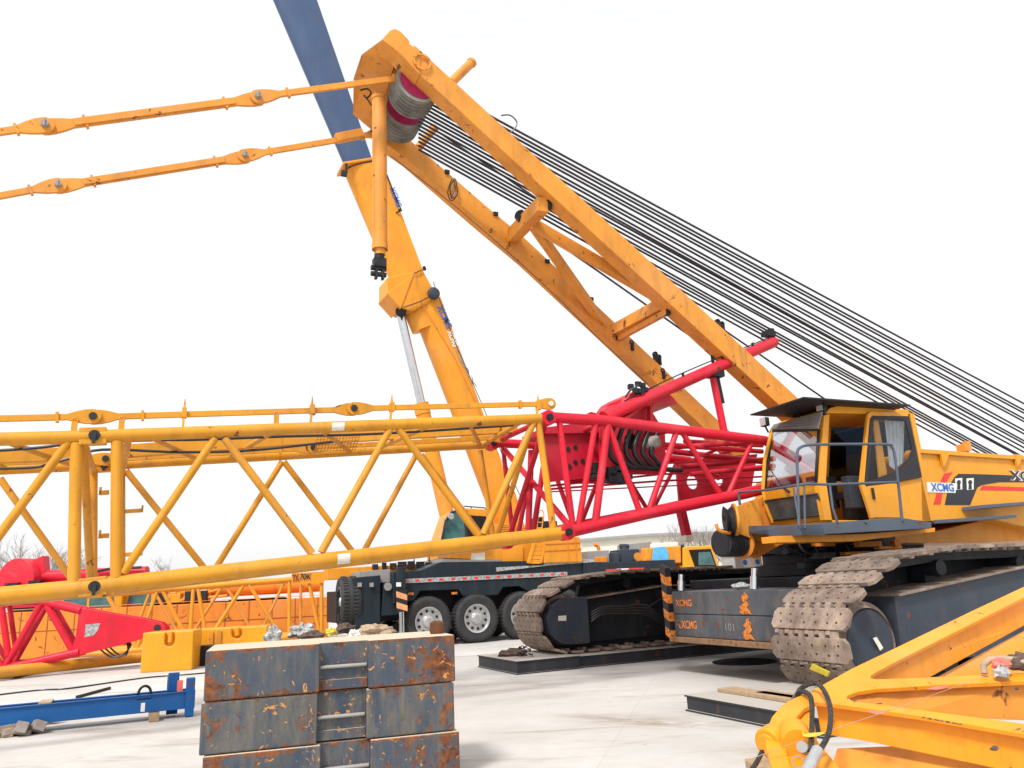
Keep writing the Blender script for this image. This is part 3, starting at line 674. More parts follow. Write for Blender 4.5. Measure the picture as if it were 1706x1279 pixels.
# inside: seat, console, far windows
st_ = MB(); fl = SP(1420, 866, nC + .65)
st_.box(fl + Z * .45 + D * .1, D * .26, N * .25, Z * .07); st_.box(fl + Z * .85 + D * .42, D * .07, N * .24, Z * .40); st_.box(fl + Z * .2 + D * .15, D * .18, N * .18, Z * .2)
part('seat', st_, M['seat'], cab, .03)
co_ = MB(); co_.box(fl + Z * .45 - D * .32 - N * .45, D * .22, N * .08, Z * .28); co_.box(fl + Z * .55 - D * .15 + N * .45, D * .3, N * .09, Z * .3); co_.tube([fl - D * .35 + Z * .2, fl - D * .5 + Z * .75], .03, 8)
part('console', co_, M['seat'], cab, .02)
bwl = MB(); bwl.prism([SP(1512, 692, nC + .08), SP(1534, 795, nC + .08), SP(1534, 795, nF - .06), SP(1512, 692, nF - .06)], D * .03); part('rear_wall', bwl, M['seat'], cab)
fw = MB(); fw.prism([SP(1386, 692, nF - .02), SP(1512, 692, nF - .02), SP(1532, 795, nF - .02), SP(1378, 803, nF - .02)], N * .01); part('far_window', fw, M['darkglass'], cab)
# sunshade canopy on four stalks
k0, k1 = SP(1339, 663, nC - .35), SP(1517, 675, nC - .35); zk = k0.z; k1 = Vector((k1.x, k1.y, zk + (k1.z - zk) * .4)); k2 = ZP(1250, 692, zk)
cn = MB(); cn.prism([k0, k1, k1 + (k2 - k0), k2], Z * .025); part('canopy', cn, M['black'], cab)
for a in (k0 + (k2 - k0) * .15 + (k1 - k0) * .25, k0 + (k2 - k0) * .3 + (k1 - k0) * .8, k0 + (k2 - k0) * .7 + (k1 - k0) * .3): stk = MB(); stk.tube([a, a - Z * .22], .02, 6); part('stalk', stk, M['black'], cab)
for (x, y), n_ in (((1369, 678), nC + .05), ((1274, 703), nF)):
    c = SP(x, y, n_); f_ = MB(); f_.box(c, D * .05, N * .085, Z * .085); ll = part('floodlight', f_, M['black'], cab, .02)
    g_ = MB(); g_.box(c - D * .055, D * .006, N * .07, Z * .07); part('lamp_glass', g_, M['lamp'], cab)
    s_ = MB(); s_.tube([c - Z * .08, c - Z * .2 + D * .06], .018, 6); part('lamp_stalk', s_, M['black'], cab)

# ---- cab walkway and handrail
nR = -2.15
wk = MB(); wk.prism([SP(x, y, nR) for x, y in ((1330, 874), (1500, 862), (1552, 870), (1552, 880), (1336, 892))], N * (nC - nR + .15))
fa_, fb_ = SP(1330, 874, nR), SP(1336, 892, nR)
q_ = SP(1237, 876, -.15); r_ = SP(1237, 889, -.15)
wk.add([fa_, fb_, r_, q_] + [p + D * .5 for p in (fa_, fb_, r_, q_)], [(0, 1, 2, 3), (4, 5, 6, 7), (0, 1, 5, 4), (1, 2, 6, 5), (2, 3, 7, 6), (3, 0, 4, 7)])
wko = part('walkway', wk, M['rail_grey'], crane, .006)
part('walkway_beam', side([(1290, 893), (1440, 889), (1558, 879), (1558, 886), (1420, 902), (1292, 904)], nR + .2, .3), M['crane_orange'], wko, .006)
rail = MB()
P_ = lambda x, y: SP(x, y, nR)
rail.curve([P_(1331, 876), P_(1329, 800), P_(1328, 756), P_(1334, 745), P_(1350, 741), P_(1382, 740), P_(1476, 740), P_(1486, 745), P_(1490, 756), P_(1496, 800), P_(1503, 868)], .024, 8, 4)
rail.tube([P_(1329, 808), P_(1345, 806), P_(1382, 807), P_(1495, 803)], .022, 8)
rail.tube([SP(1230, 820, -.15), SP(1279, 816, -1.0), P_(1329, 808)], .022, 8)
rail.tube([P_(1382, 807), P_(1387, 845), P_(1395, 870)], .022, 8)
rail.tube([SP(1230, 820, -.15), SP(1234, 850, -.15), SP(1241, 880, -.15)], .024, 8)
rail.tube([P_(1322, 812), P_(1333, 880)], .018, 8); rail.tube([P_(1340, 808), P_(1341, 880)], .018, 8)
rail.curve([P_(1440, 868), P_(1441, 870), P_(1444, 871)], .02, 6)
part('handrail', rail, M['rail_grey'], wko)

# ---- A-frame mast
def mast_leg(pts_up, drop, n0, thick):
    pu_ = [SP(x, y, n0) for x, y in pts_up]; pl_ = [SP(x, y + drop, n0) for x, y in pts_up]
    mb = MB(); mb.prism(pu_ + pl_[::-1], N * thick); return mb
UPN = [(690, 74), (751, 130), (877, 246), (994, 353), (1143, 490), (1225, 566), (1345, 677), (1410, 738)]
UPF = [(642, 203), (679, 229), (807, 340), (874, 396), (1000, 514), (1180, 684), (1240, 741)]
mast = part('mast', mast_leg(UPN, 41, .0, .34), M['mast_orange'], crane, .015)
part('mast_leg', mast_leg(UPF, 36, 2.08, .32), M['mast_orange'], mast, .015)
hd = MB(); hd.prism([SP(x, y, -.02) for x, y in ((636, 65), (650, 50), (658, 47), (668, 52), (682, 67), (683, 73), (700, 84), (700, 124), (663, 86))], N * .40)
part('mast_head', hd, M['mast_orange'], mast, .015)
cw_ = MB()
hp = [SP(636, 66, .1), SP(602, 91, .6), SP(589, 130, 1.15), SP(588, 190, 2.1), SP(617, 215, 2.4), SP(640, 232, 2.3), SP(640, 165, 1.3), SP(662, 100, .35), SP(663, 86, .1)]
cw_.prism(hp, D * .12)
hp2 = [p + D * .12 for p in (SP(663, 90, .1), SP(648, 128, .6), SP(642, 165, 1.3), SP(640, 230, 2.3))]
cw_.prism([hp2[0], hp2[1], hp2[1] + D * .35 - Z * .3, hp2[0] + D * .35 - Z * .25], N * .03)
part('head_plate', cw_, M['mast_orange'], mast, .01)
sb = MB(); c = SP(703, 103, -.03); sb.lathe([(.13, 0), (.17, 0), (.17, .02), (.13, .02)], c, -N, 28, close=True)
for k in range(4): sb.lathe([(.018, 0), (.018, .035)], c + D * .15 * math.cos(k * 1.57 + .6) + Z * .15 * math.sin(k * 1.57 + .6), -N, 8)
part('bearing_cap', sb, M['mast_orange'], mast)
# sheaves on one axle between the legs
ax0 = SP(699, 134, .3); axs = ax0.copy()
am = MB(); am.tube([ax0 - N * .25, ax0 + N * 1.85], .10, 16); part('axle', am, M['mast_orange'], mast)
for k in range(12):
    n_ = .06 + k * .098 + (.30 if k >= 6 else 0)
    s1 = MB(); s1.lathe([(.10, -.030), (.36, -.030), (.41, -.036), (.425, -.032), (.35, -.006), (.35, .006), (.425, .032), (.41, .036), (.36, .030), (.10, .030)], ax0 + N * n_, N, 40, close=True)
    so_ = part('sheave', s1, M['sheave'], mast)
    if k in (0, 6):
        s2 = MB(); s2.lathe([(.11, 0), (.355, 0), (.355, .014), (.11, .014)], ax0 + N * (n_ - .056), N, 40, close=True); part('sheave_disc', s2, M['purple'], so_)
    w_ = MB(); w_.lathe([(.352, -.012), (.394, -.016), (.394, .016), (.352, .012)], ax0 + N * n_, N, 40, close=True); part('rope_wrap', w_, M['hose'], so_)
# stub pipes
for (a, b, n_) in (((752, 137), (787, 103), .17), ((697, 246), (724, 212), 2.2)):
    s = MB(); p, q = SP(*a, n_), SP(*b, n_); s.tube([p, p + (q - p) * .97], .085, 16); s.tube([p + (q - p) * .93, q], .095, 16); part('stub_pipe', s, M['mast_orange'], mast)
# cross ties and the V brace
def pt_tie(a, b, w_, h_, na=.2, nb_=2.2): mb = MB(); mb.bar(SP(*a, na), SP(*b, nb_), w_, h_); return mb
part('cross_tie', pt_tie((905, 340), (850, 397), .24, .28), M['mast_orange'], mast, .012)
part('cross_tie', pt_tie((1112, 503), (1020, 553), .22, .24), M['mast_orange'], mast, .012)
part('cross_tie', pt_tie((1112, 519), (1026, 566), .10, .12), M['mast_orange'], mast, .01)
vb = MB(); vb.bar(SP(886, 372, 1.1), SP(1100, 497, .25), .19, .19); part('brace', vb, M['mast_orange'], mast, .01)
vb = MB(); vb.bar(SP(889, 376, 1.2), SP(1010, 548, 2.2), .17, .17); part('brace', vb, M['mast_orange'], mast, .01)
cap = MB(); c = SP(873, 365, 1.2); cap.lathe([(.09, 0), (.12, .02), (.12, .16), (.08, .2)], c, Vector((-.5, .2, .7)), 14); cap.box(c + Vector((.12, 0, -.05)), D * .12, N * .1, Z * .05); part('valve_block', cap, M['dark'], mast)
# brackets, lugs, clips and loose cable along the legs
for x, y, n_ in ((1196, 544, .1), (1203, 548, .1), (1092, 597, 2.2), (1098, 602, 2.2), (1052, 578, 2.1), (1104, 625, 2.1), (915, 342, .2), (1112, 518, .2)):
    lg = MB(); p = SP(x, y, n_); lg.box(p, D * .035, N * .05, Z * .09); lg.lathe([(.03, -.03), (.06, -.03), (.06, .03), (.03, .03)], p + Z * .1, N, 12, close=True); part('lug', lg, M['dark'], mast)
for x, y in ((745, 268), (826, 338), (912, 417), (985, 480), (1030, 545)):
    lg = MB(); p = SP(x, y + 18, 2.06); lg.box(p, D * .05, N * .02, Z * .04); part('clip', lg, M['dark'], mast)
cbm = MB()
cbm.curve([SP(757, 297, 2.02), SP(750, 312, 2.0), SP(753, 330, 2.0), SP(759, 318, 2.0), SP(756, 299, 2.0)], .014, 6)
cbm.curve([SP(753, 297, 2.02), SP(746, 320, 2.0), SP(752, 334, 2.0), SP(762, 322, 2.0), SP(759, 298, 2.0)], .012, 6)
cbm.curve([SP(600, 150, 1.2), SP(612, 148, 1.2), SP(618, 155, 1.2), SP(611, 163, 1.2), SP(606, 158, 1.2), SP(614, 168, 1.2), SP(618, 175, 1.2)], .016, 6)
cbm.curve([SP(835, 192, .1), SP(850, 192, .05), SP(861, 203, .05), SP(857, 215, .05), SP(849, 222, .1)], .012, 6)
cbm.curve([SP(652, 260, 2.05), SP(760, 345, 2.02), SP(860, 432, 2.02), SP(930, 497, 2.02), SP(1000, 566, 2.02), SP(1080, 640, 2.02)], .008, 5)
part('loose_cable', cbm, M['hose'], mast)
# hanging ram
hr = MB(); a, b = SP(632, 162, 1.0), SP(633, 416, 1.0); hr.tube([a, b], .135, 20); hr.tube([a, a + (b - a) * .02], .15, 20); hr.tube([a + (b - a) * .97, b], .145, 20)
ram = part('ram_cylinder', hr, M['mast_orange'], mast)
h2 = MB(); h2.tube([SP(623, 175, .95), SP(623, 405, .95)], .016, 6); h2.tube([SP(626, 160, 1.0), SP(640, 160, 1.0)], .09, 10); h2.tube([b, b - Z * .10], .10, 14)
part('ram_pipe', h2, M['mast_orange'], ram)
h3 = MB(); c = SP(632, 428, 1.0); h3.tube([c + Z * .12, c - Z * .05], .09, 12); h3.box(c - Z * .12, D * .11, N * .08, Z * .08)
for q in (-.22, -.33): h3.tube([c + Z * q - D * .15, c + Z * q + D * .12], .045, 10)
h3.box(c - Z * .28 + D * .06, D * .02, N * .05, Z * .14); h3.box(c - Z * .28 - D * .06, D * .02, N * .05, Z * .14)
part('ram_fitting', h3, M['dark'], ram)

# ---- pendant bars
def link_poly(a, b, h, R):
    a, b = Vector(a), Vector(b); d = b - a; L = d.length; d.normalize(); u = N.cross(d).normalized(); pts = []
    for k in range(9):
        t = math.radians(100 + 20 * k); t = math.radians(90 + 22.5 * k); pts.append(a + (d * math.cos(t) + u * math.sin(t)) * R)
    pts += [a + d * R * .9 - u * R * .98, a + d * R * 1.9 - u * (R * .6 + h * .4), a + d * R * 3.0 - u * h, b - d * R * 3.0 - u * h, b - d * R * 1.9 - u * (R * .6 + h * .4), b - d * R * .9 - u * R * .98]
    for k in range(9):
        t = math.radians(-90 + 22.5 * k); pts.append(b + (d * math.cos(t) + u * math.sin(t)) * R)
    pts += [b - d * R * .9 + u * R * .98, b - d * R * 1.9 + u * (R * .6 + h * .4), b - d * R * 3.0 + u * h, a + d * R * 3.0 + u * h, a + d * R * 1.9 + u * (R * .6 + h * .4), a + d * R * .9 + u * R * .98]
    return pts
def pendant(eyes, n_, h, R, mat, parent, name='pendant_bar', th=.05, last=None, fat=None):
    E = [SP(x, y, n_) for x, y in eyes]
    for i in range(len(E) - 1):
        off = .0 if i % 2 == 0 else th + .004
        hh = (fat[i] if fat else h)
        mb = MB(); mb.prism([p + N * off for p in link_poly(E[i], E[i + 1], hh, R)], N * th)
        if hh > h: mb.prism([p + N * (off - th * .6) for p in (lambda A, B, u: [A - u, B - u, B + u, A + u])(E[i] + (E[i + 1] - E[i]) * .12, E[i] + (E[i + 1] - E[i]) * .88, N.cross((E[i + 1] - E[i]).normalized()) * hh * .8)], N * th * 2.2)
        ob = part(name, mb, mat, parent, .006)
        d_ = (E[i + 1] - E[i])
        for t_ in (.17, .83):
            cl = MB(); c_ = E[i] + d_ * t_ + N * (off + th / 2); cl.box(c_, d_.normalized() * .018, N * (th * .5 + .02), N.cross(d_.normalized()) * (hh + .026)); part('clamp', cl, mat, ob)
    for e in E[:last]:
        if name == 'stowed_bar':
            pn = MB(); pn.lathe([(.03, -.03), (.05, -.03), (.05, .10), (.03, .12)], e, N, 16); part('pendant_pin', pn, M['black'], parent); continue
        pn = MB(); pn.lathe([(.030, -.06), (.050, -.06), (.055, -.02), (.055, .14), (.03, .16)], e, N, 14); pn.tube([e - N * .07 - Z * .05, e - N * .07 + Z * .07], .012, 6)
        part('pendant_pin', pn, M['greybox'], parent)
pendant([(-230, 252), (75, 207), (430, 160), (700, 124)], .45, .055, .125, M['mast_orange'], mast, fat=[.055, .072, .055])
pendant([(-200, 362), (97, 307), (408, 258), (640, 219)], 1.95, .055, .125, M['mast_orange'], mast, fat=[.055, .072, .055])
ps = MB(); 
for (a, b, n_) in (((560, 231), (604, 222), 1.93),):
    d_ = SP(*b, n_) - SP(*a, n_)
    ps.box((SP(*a, n_) + SP(*b, n_)) / 2, d_ / 2, N * .07, N.cross(d_.normalized()) * .085)
part('pendant_plate', ps, M['mast_orange'], mast, .01)

# ---- ropes from the mast head to the rear of the superstructure
RE = []
YS = [400, 409, 415, 426, 431, 444, 450, 459, 462, 465, 469, 476, 485, 491, 509, 513, 517, 523, 529]
for i, y in enumerate(YS):
    n_ = .30 + 1.35 * i / (len(YS) - 1)
    a = SP(697, 128 + 6.7 * i, n_); b = SP(1206, y, n_); e = a + (b - a).normalized() * 0
    far = SP(1700, y + .548 * 494 + random.uniform(-3, 3), n_); d_ = (far - a)
    mb = MB(); k_ = [a + d_ * t_ - Z * (.02 * 4 * t_ * (1 - t_)) for t_ in (0, .25, .5, .75, 1.0, 1.12)]
    RE.append(k_[-1]); mb.tube(k_, .0225, 6); part('hoist_rope', mb, M['rope'], crane)
ctr = sum(RE, Vector()) / len(RE); zz = [p.z for p in RE]; ss = [(p - ctr).dot(D) for p in RE]
ga = MB(); ga.hexa(*[[ctr + D * (sx * .28 + (ss[0] if k_ == 0 else ss[-1]) ) + N * ((RE[0] - ctr).dot(N) - .1 if k_ == 0 else (RE[-1] - ctr).dot(N) + .1) + Z * ((zz[0] if k_ == 0 else zz[-1]) - ctr.z + sz) for sx, k_ in ((-.2, 0), (1, 0), (1, 1), (-.2, 1))] for sz in (-.14, .14)])
part('gantry_block', ga, M['mast_orange'], body, .02)
for q in (RE[0], RE[-1]):
    ga = MB(); ga.bar(q + D * .15, Vector((q.x, q.y, 3.2)) + D * .9, .2, .2, D); part('gantry_leg', ga, M['mast_orange'], body, .01)
mb = MB(); mb.tube([SP(890, 378, 1.25), SP(1000, 454, 1.0), SP(1181, 581, .5), SP(1186, 590, .45)], .02, 6); part('hoist_rope', mb, M['rope'], crane)
mb = MB(); mb.tube([SP(725, 216, 2.2), SP(960, 375, 1.9), SP(1217, 557, 1.4), SP(1385, 672, 1.0)], .02, 6); part('hoist_rope', mb, M['rope'], crane)

# ---- red boom foot section
def rod(pts, r, seg=10): mb = MB(); mb.tube(pts, r, seg); return mb
cn1 = SP(915, 695, 0); nl = SP(945, 886, 0)
foot = MB(); foot2 = MB(); foot3 = MB(); foot4 = MB()
foot.tube([cn1, SP(1012, 701, 0), SP(1275, 734, 0), SP(1330, 765, 0)], .095, 14)
foot2.tube([nl, SP(1078, 855, 0), SP(1240, 822, 0), SP(1330, 800, 0)], .105, 14)
f_ul, f_ll = cn1 + N * BW, nl + N * BW
foot3.tube([f_ul, SP(1012, 701, 0) + N * BW, SP(1275, 734, 0) + N * BW, SP(1330, 765, 0) + N * BW], .09, 14)
foot4.tube([f_ll, SP(1078, 855, 0) + N * BW, SP(1240, 822, 0) + N * BW, SP(1330, 800, 0) + N * BW], .10, 14)
bf = part('boom_foot', foot, M['red'], crane)
for mb in (foot2, foot3, foot4): part('chord', mb, M['red'], bf)
near_br = [((932, 702), (955, 882), .055), ((992, 706), (962, 884), .055), ((1013, 703), (991, 876), .068), ((1013, 708), (1068, 858), .058), ((1126, 722), (1079, 856), .055), ((1138, 722), (1203, 828), .055), ((1253, 736), (1211, 828), .05)]
for a, b, r in near_br: part('brace', rod([SP(*a, 0), SP(*b, 0)], r), M['red'], bf)
for a, b, r in near_br: part('brace', rod([SP(*a, 0) + N * BW, SP(*b, 0) + N * BW], r * .85), M['shaded_red'], bf)
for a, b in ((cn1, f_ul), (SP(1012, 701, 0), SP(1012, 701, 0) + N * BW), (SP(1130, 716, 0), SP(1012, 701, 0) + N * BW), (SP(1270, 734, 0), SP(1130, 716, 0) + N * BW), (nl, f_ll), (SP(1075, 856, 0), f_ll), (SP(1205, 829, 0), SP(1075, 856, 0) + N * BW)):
    part('cross_brace', rod([a, b], .05), M['shaded_red'], bf)
part('cross_brace', rod([SP(840, 748, BW - .15), SP(952, 880, .1)], .055), M['red'], bf)
part('cross_brace', rod([cn1 + N * .1, f_ll], .05), M['shaded_red'], bf)
part('cross_brace', rod([SP(885, 750, 1.3), SP(880, 890, 1.3)], .06), M['shaded_red'], bf)
# lugs and pins at the joint with the yellow boom
for p in (SP(911, 697, 0), SP(942, 887, 0)):
    for q in (0, BW):
        l_ = MB(); l_.lathe([(.04, -.10), (.13, -.10), (.13, .10), (.04, .10)], p + N * q, N, 20); ol = part('connection_lug', l_, M['red'], bf)
        l2 = MB(); l2.lathe([(.06, 0), (.06, .30)], p + N * (q - .15), N, 14); part('pin', l2, M['dark'], bf)
# winch carried inside the boom foot
wp_ = MB()
wp_.ringplate([SP(x, y, .55) for x, y in ((1000, 700), (1012, 674), (1040, 662), (1078, 672), (1108, 720), (1110, 790), (1000, 790))], SP(1052, 735, .55), .16, N * .05)
wp_.ringplate([SP(x, y, .55) + N * 1.25 for x, y in ((1000, 700), (1012, 674), (1040, 662), (1078, 672), (1108, 720), (1110, 790), (1000, 790))], SP(1052, 735, .55) + N * 1.25, .16, N * .05)
part('winch_plate', wp_, M['red'], bf)
wd = MB(); prof = []
for k in range(24): prof += [(.42, .1 + k * .042), (.445, .121 + k * .042)]
wd.lathe(prof, SP(1052, 735, .58), N, 36); part('winch_drum', wd, M['dark'], bf)
pl_ = MB(); pl_.prism([SP(x, y, .9) for x, y in ((905, 712), (1000, 700), (1010, 792), (914, 803))], N * .05)
part('housing_plate', pl_, M['shaded_red'], bf)
pl_ = MB(); pl_.prism([SP(x, y, .8) for x, y in ((905, 712), (1000, 700), (1100, 710), (1100, 718), (905, 722))], N * .9); part('housing_top', pl_, M['shaded_red'], bf)
hl = MB()
for x, y in ((947, 748), (959, 745), (949, 777), (959, 770), (971, 768)):
    hl.lathe([(.045, 0), (.045, .01)], SP(x, y, .885), N, 14)
part('lightening_hole', hl, M['black'], bf)
hs_ = MB()
for k in range(6):
    x0 = 1015 + 14 * k
    hs_.curve([SP(x0 + 12, 700 + 3 * k, .35), SP(x0, 735 + 3 * k, .3), SP(x0 + 4, 762, .3), SP(x0 + 24, 776 + k, .35), SP(x0 + 50, 778 + k, .4)], .046, 8)
hs_.curve([SP(1000, 792, .4), SP(1012, 801, .35), SP(1022, 803, .35), SP(1035, 798, .4), SP(1030, 788, .5)], .03, 8)
hs_.curve([SP(1042, 662, .2), SP(1050, 650, .15), SP(1058, 646, .1), SP(1063, 640, .1)], .02, 6)
part('hydraulic_hoses', hs_, M['hose'], bf)
wm_ = MB(); rnd = random.Random(31)
for k in range(14):
    p = SP(985 + rnd.uniform(0, 60), 776 + rnd.uniform(0, 24), .35); wm_.box(p, D * rnd.uniform(.04, .16), N * .08, Z * rnd.uniform(.03, .09))
part('winch_valves', wm_, M['dark'], bf, .01)
wm_ = MB(); c = SP(1078, 738, .42); wm_.lathe([(.12, 0), (.12, .2), (.09, .24)], c, D * .6 - N * .8, 20); part('filter_can', wm_, M['greybox'], bf)
vb_ = MB(); c = SP(1064, 646, .1)
for k in range(9): vb_.box(c + D * random.uniform(-.14, .14) + Z * random.uniform(-.09, .09) + N * random.uniform(-.05, .1), D * random.uniform(.02, .06), N * .03, Z * random.uniform(.02, .05))
part('valve_block', vb_, M['dark'], bf)
rr = MB()
for y, r in ((768, .02), (786, .022), (797, .022), (806, .014)):
    rr.tube([SP(918, y + 32 - (y - 768) * .5, 1.0), SP(1100, y + 4, 1.0), SP(1290, y - 4, 1.0)], r, 6)
part('rod_bundle', rr, M['shaded_red'], bf)
for x0, y0, x1, y1, n_, r in ((1100, 740, 1270, 752, .9, .05), (1120, 752, 1280, 770, 1.2, .06), (1140, 735, 1270, 742, 1.8, .05), (1150, 790, 1290, 776, .8, .05), (1150, 768, 1225, 735, 1.0, .035), (1200, 756, 1275, 735, 1.9, .035), (1130, 778, 1290, 764, 1.5, .06)):
    part('tie_bar', rod([SP(x0, y0, n_), SP(x1, y1, n_)], r), M['red'] if n_ < 1.1 else M['shaded_red'], bf)
gp = MB(); gp.ringplate([SP(x, y, 1.9) for x, y in ((1126, 768), (1180, 762), (1180, 842), (1133, 845))], SP(1154, 803, 1.9), .15, N * .05)
gp.ringplate([SP(x, y, 1.9) for x, y in ((1180, 762), (1262, 756), (1250, 826), (1180, 842))], SP(1198, 799, 1.9), .125, N * .05)
part('hole_plate', gp, M['shaded_red'], bf)
lgx = MB(); lgx.bar(SP(1132, 840, 1.5), SP(1144, 892, 1.5), .15, .15, D); lgo = part('support_leg', lgx, M['shaded_red'], bf)
lf = MB(); lf.bar(SP(1144, 892, 1.5), SP(1145, 902, 1.5), .19, .19, D); part('leg_foot', lf, M['label'], bf)
# backstop tube and its prop
bs = MB(); a, b = SP(1020, 689, .15), SP(1288, 570, .15)
bs.tube([SP(1008, 697, .15), a], [.15, .15], 16); bs.tube([a, b], .115, 18); bs.tube([b, b + (b - a).normalized() * .12], [.12, .06], 18); bs.tube([a, a + (b - a).normalized() * .1], .135, 18)
bst = part('backstop', bs, M['red'], bf)
b2 = MB(); d_ = (b - a).normalized(); up_v = N.cross(d_) * -1
b2.curve([SP(1040, 668, .12), SP(1060, 658, .1), SP(1120, 629, .1), SP(1180, 603, .1), SP(1250, 575, .1), SP(1285, 560, .1)], .013, 6)
for t_ in (.15, .4, .65, .85): b2.box(a + (b - a) * t_ + Z * .14 - N * .05, d_ * .02, N * .02, Z * .04)
b2.box(b + Z * .16 - D * .1, D * .13, N * .08, Z * .05); b2.box(b + Z * .24 - D * .02, D * .05, N * .05, Z * .05)
part('backstop_cable', b2, M['dark'], bst)
b3 = MB(); b3.tube([SP(1188, 628, .25), SP(1206, 718, .25)], .075, 12); part('prop', b3, M['red'], bst)
b4 = MB(); b4.tube([SP(1190, 620, .25), SP(1201, 672, .25)], .079, 12); b4.box(SP(1189, 622, .2), D * .17, N * .12, Z * .08); b4.tube([SP(1186, 588, .3), SP(1188, 604, .3)], .035, 8); part('prop_sleeve', b4, M['dark'], bst)
br_ = MB(); br_.bar(SP(1083, 668, .4), SP(1083, 705, .4), .12, .06); br_.bar(SP(1075, 672, .4), SP(1040, 700, .4), .1, .05); part('stanchion', br_, M['red'], bf)
hsn = MB(); pts = []
for k in range(9):
    a_ = math.radians(180 - 20 * k); pts.append(SP(1040, 700, 1.3) + D * .62 * math.cos(a_) + Z * .42 * math.sin(a_))
hsn.prism(pts, N * .08); hsn.prism(pts, -N * 1.0); part('winch_guard', hsn, M['red'], bf)

# ---- yellow lattice boom: two sections pinned end to end
def section(up_n, lo_n, far_up, far_lo, name='lattice_boom'):
    mb = MB(); mb.tube(up_n, .088, 16); o = part(name, mb, M['boom_yellow'], crane)
    for pts, r in ((lo_n, .105), (far_up, .085), (far_lo, .10)): mb = MB(); mb.tube(pts, r, 16); part('chord', mb, M['boom_yellow'], o)
    return o
uA, uB, uC = SP(-230, 738, 0), SP(158, 727, 0), SP(911, 697, 0)
lA, lB, lC = SP(-230, 1014, 0), SP(158, 977, 0), SP(942, 887, 0)
off = N * BW
secB = section([uB, uC], [lB, lC], [uB + off, uC + off], [lB + off, lC + off])
secA = section([uA, uB], [lA, lB], [uA + off, uB + off], [lA + off, lB + off])
nearB = [((195, 735), (194, 962), .075), ((205, 955), (358, 730), .056), ((374, 730), (520, 922), .056), ((535, 920), (650, 714), .056), ((664, 714), (797, 892), .056), ((805, 890), (889, 704), .056), ((897, 704), (922, 884), .060)]
for a, b, r in nearB: part('brace', rod([SP(*a, 0), SP(*b, 0)], r), M['boom_yellow'], secB)
farB = [((202, 775), (202, 955), .06), ((210, 784), (345, 952), .052), ((470, 769), (357, 950), .052), ((473, 769), (592, 925), .052), ((692, 760), (604, 922), .052), ((702, 757), (812, 905), .052), ((800, 750), (822, 900), .052)]
for a, b, r in farB: part('brace', rod([SP(*a, BW), SP(*b, BW)], r), M['boom_yellow'], secB)
def onch(x, P, Q):                               # the point of chord PQ that stands in the picture column x
    lo_, hi_ = 0, 1
    for _ in range(40):
        t_ = (lo_ + hi_) / 2; p = P + (Q - P) * t_ - EYE; px = W / 2 + FPX * p.dot(RT) / p.dot(FW)
        if px < x: lo_ = t_
        else: hi_ = t_
    return P + (Q - P) * t_
for xa, xb in ((243, 330), (462, 380), (530, 583), (725, 622), (781, 799), (875, 806)):
    part('cross_brace', rod([onch(xa, uB, uC), onch(xb, uB + off, uC + off)], .042), M['boom_yellow'], secB)
for xa, xb in ((300, 250), (300, 420), (560, 500), (560, 700), (820, 760)):
    part('cross_brace', rod([onch(xa, lB, lC), onch(xb, lB + off, lC + off)], .042), M['boom_yellow'], secB)
part('cross_brace', rod([onch(889, uB, uC), SP(828, 895, BW)], .05), M['boom_yellow'], secB)
part('cross_brace', rod([onch(215, uB, uC), SP(202, 790, BW)], .05), M['boom_yellow'], secB)
nearA = [((127, 738), (123, 972), .075), ((114, 736), (-30, 930), .056)]
for a, b, r in nearA: part('brace', rod([SP(*a, 0), SP(*b, 0)], r), M['boom_yellow'], secA)
for a, b, r in (((0, 797), (122, 968), .052), ((156, 785), (155, 968), .06), ((-10, 797), (-90, 980), .052)): part('brace', rod([SP(*a, BW), SP(*b, BW)], r), M['boom_yellow'], secA)
part('cross_brace', rod([SP(139, 737, .05), SP(151, 970, BW - .3)], .055), M['boom_yellow'], secA)
part('cross_brace', rod([SP(139, 737, .05), SP(156, 785, BW)], .05), M['boom_yellow'], secA)
for xa, xb in ((0, 125), (-60, 10)): part('cross_brace', rod([onch(xa, uA, uB), onch(xb, uA + off, uB + off)], .042), M['boom_yellow'], secA)
for (p, wd_) in ((uB, .15), (lB, .15)):
    for q in (0, BW):
        c = p + N * q; du = (uC - uB).normalized()
        l_ = MB(); l_.box(c - du * .02, du * .16, N * .075, N.cross(du) * .115); part('connection_lug', l_, M['boom_yellow'], secB, .012)
        l_ = MB(); l_.lathe([(.07, -.11), (.07, .11)], c, N, 16); l_.box(c - N * .12 - Z * .04, du * .02, N * .02, Z * .07); part('pin', l_, M['black'], secB)
# lugs standing on the chords, ladder hooks, stickers
for x in (122, 201, 460):
    sec, (P, Q) = (secA, (uA, uB)) if x < 158 else (secB, (uB, uC)); p = onch(x, P, Q)
    l_ = MB(); l_.box(p + Z * .14, D * .035, N * .02, Z * .07); l_.tube([p + Z * .2 - D * .03, p + Z * .255 - D * .03], .008, 6); l_.tube([p + Z * .2 + D * .03, p + Z * .255 + D * .03], .008, 6); l_.tube([p + Z * .255 - D * .035, p + Z * .255 + D * .035], .008, 6); part('lug', l_, M['boom_yellow'], sec)
for (a, b, n_) in (((182, 820), (167, 821), .6), ((182, 892), (166, 893), .6), ((208, 852), (237, 850), BW), ((208, 924), (236, 922), BW)):
    l_ = MB(); p, q = SP(*a, n_), SP(*b, n_); l_.bar(p, q, .05, .06); l_.bar(q - Z * .03, q + Z * .08, .05, .03, D); part('ladder_hook', l_, M['boom_yellow'], secB)
lad = MB(); lad.bar(SP(196, 800, .55), SP(195, 955, .55), .03, .03, D); part('ladder_post', lad, M['boom_yellow'], secB)
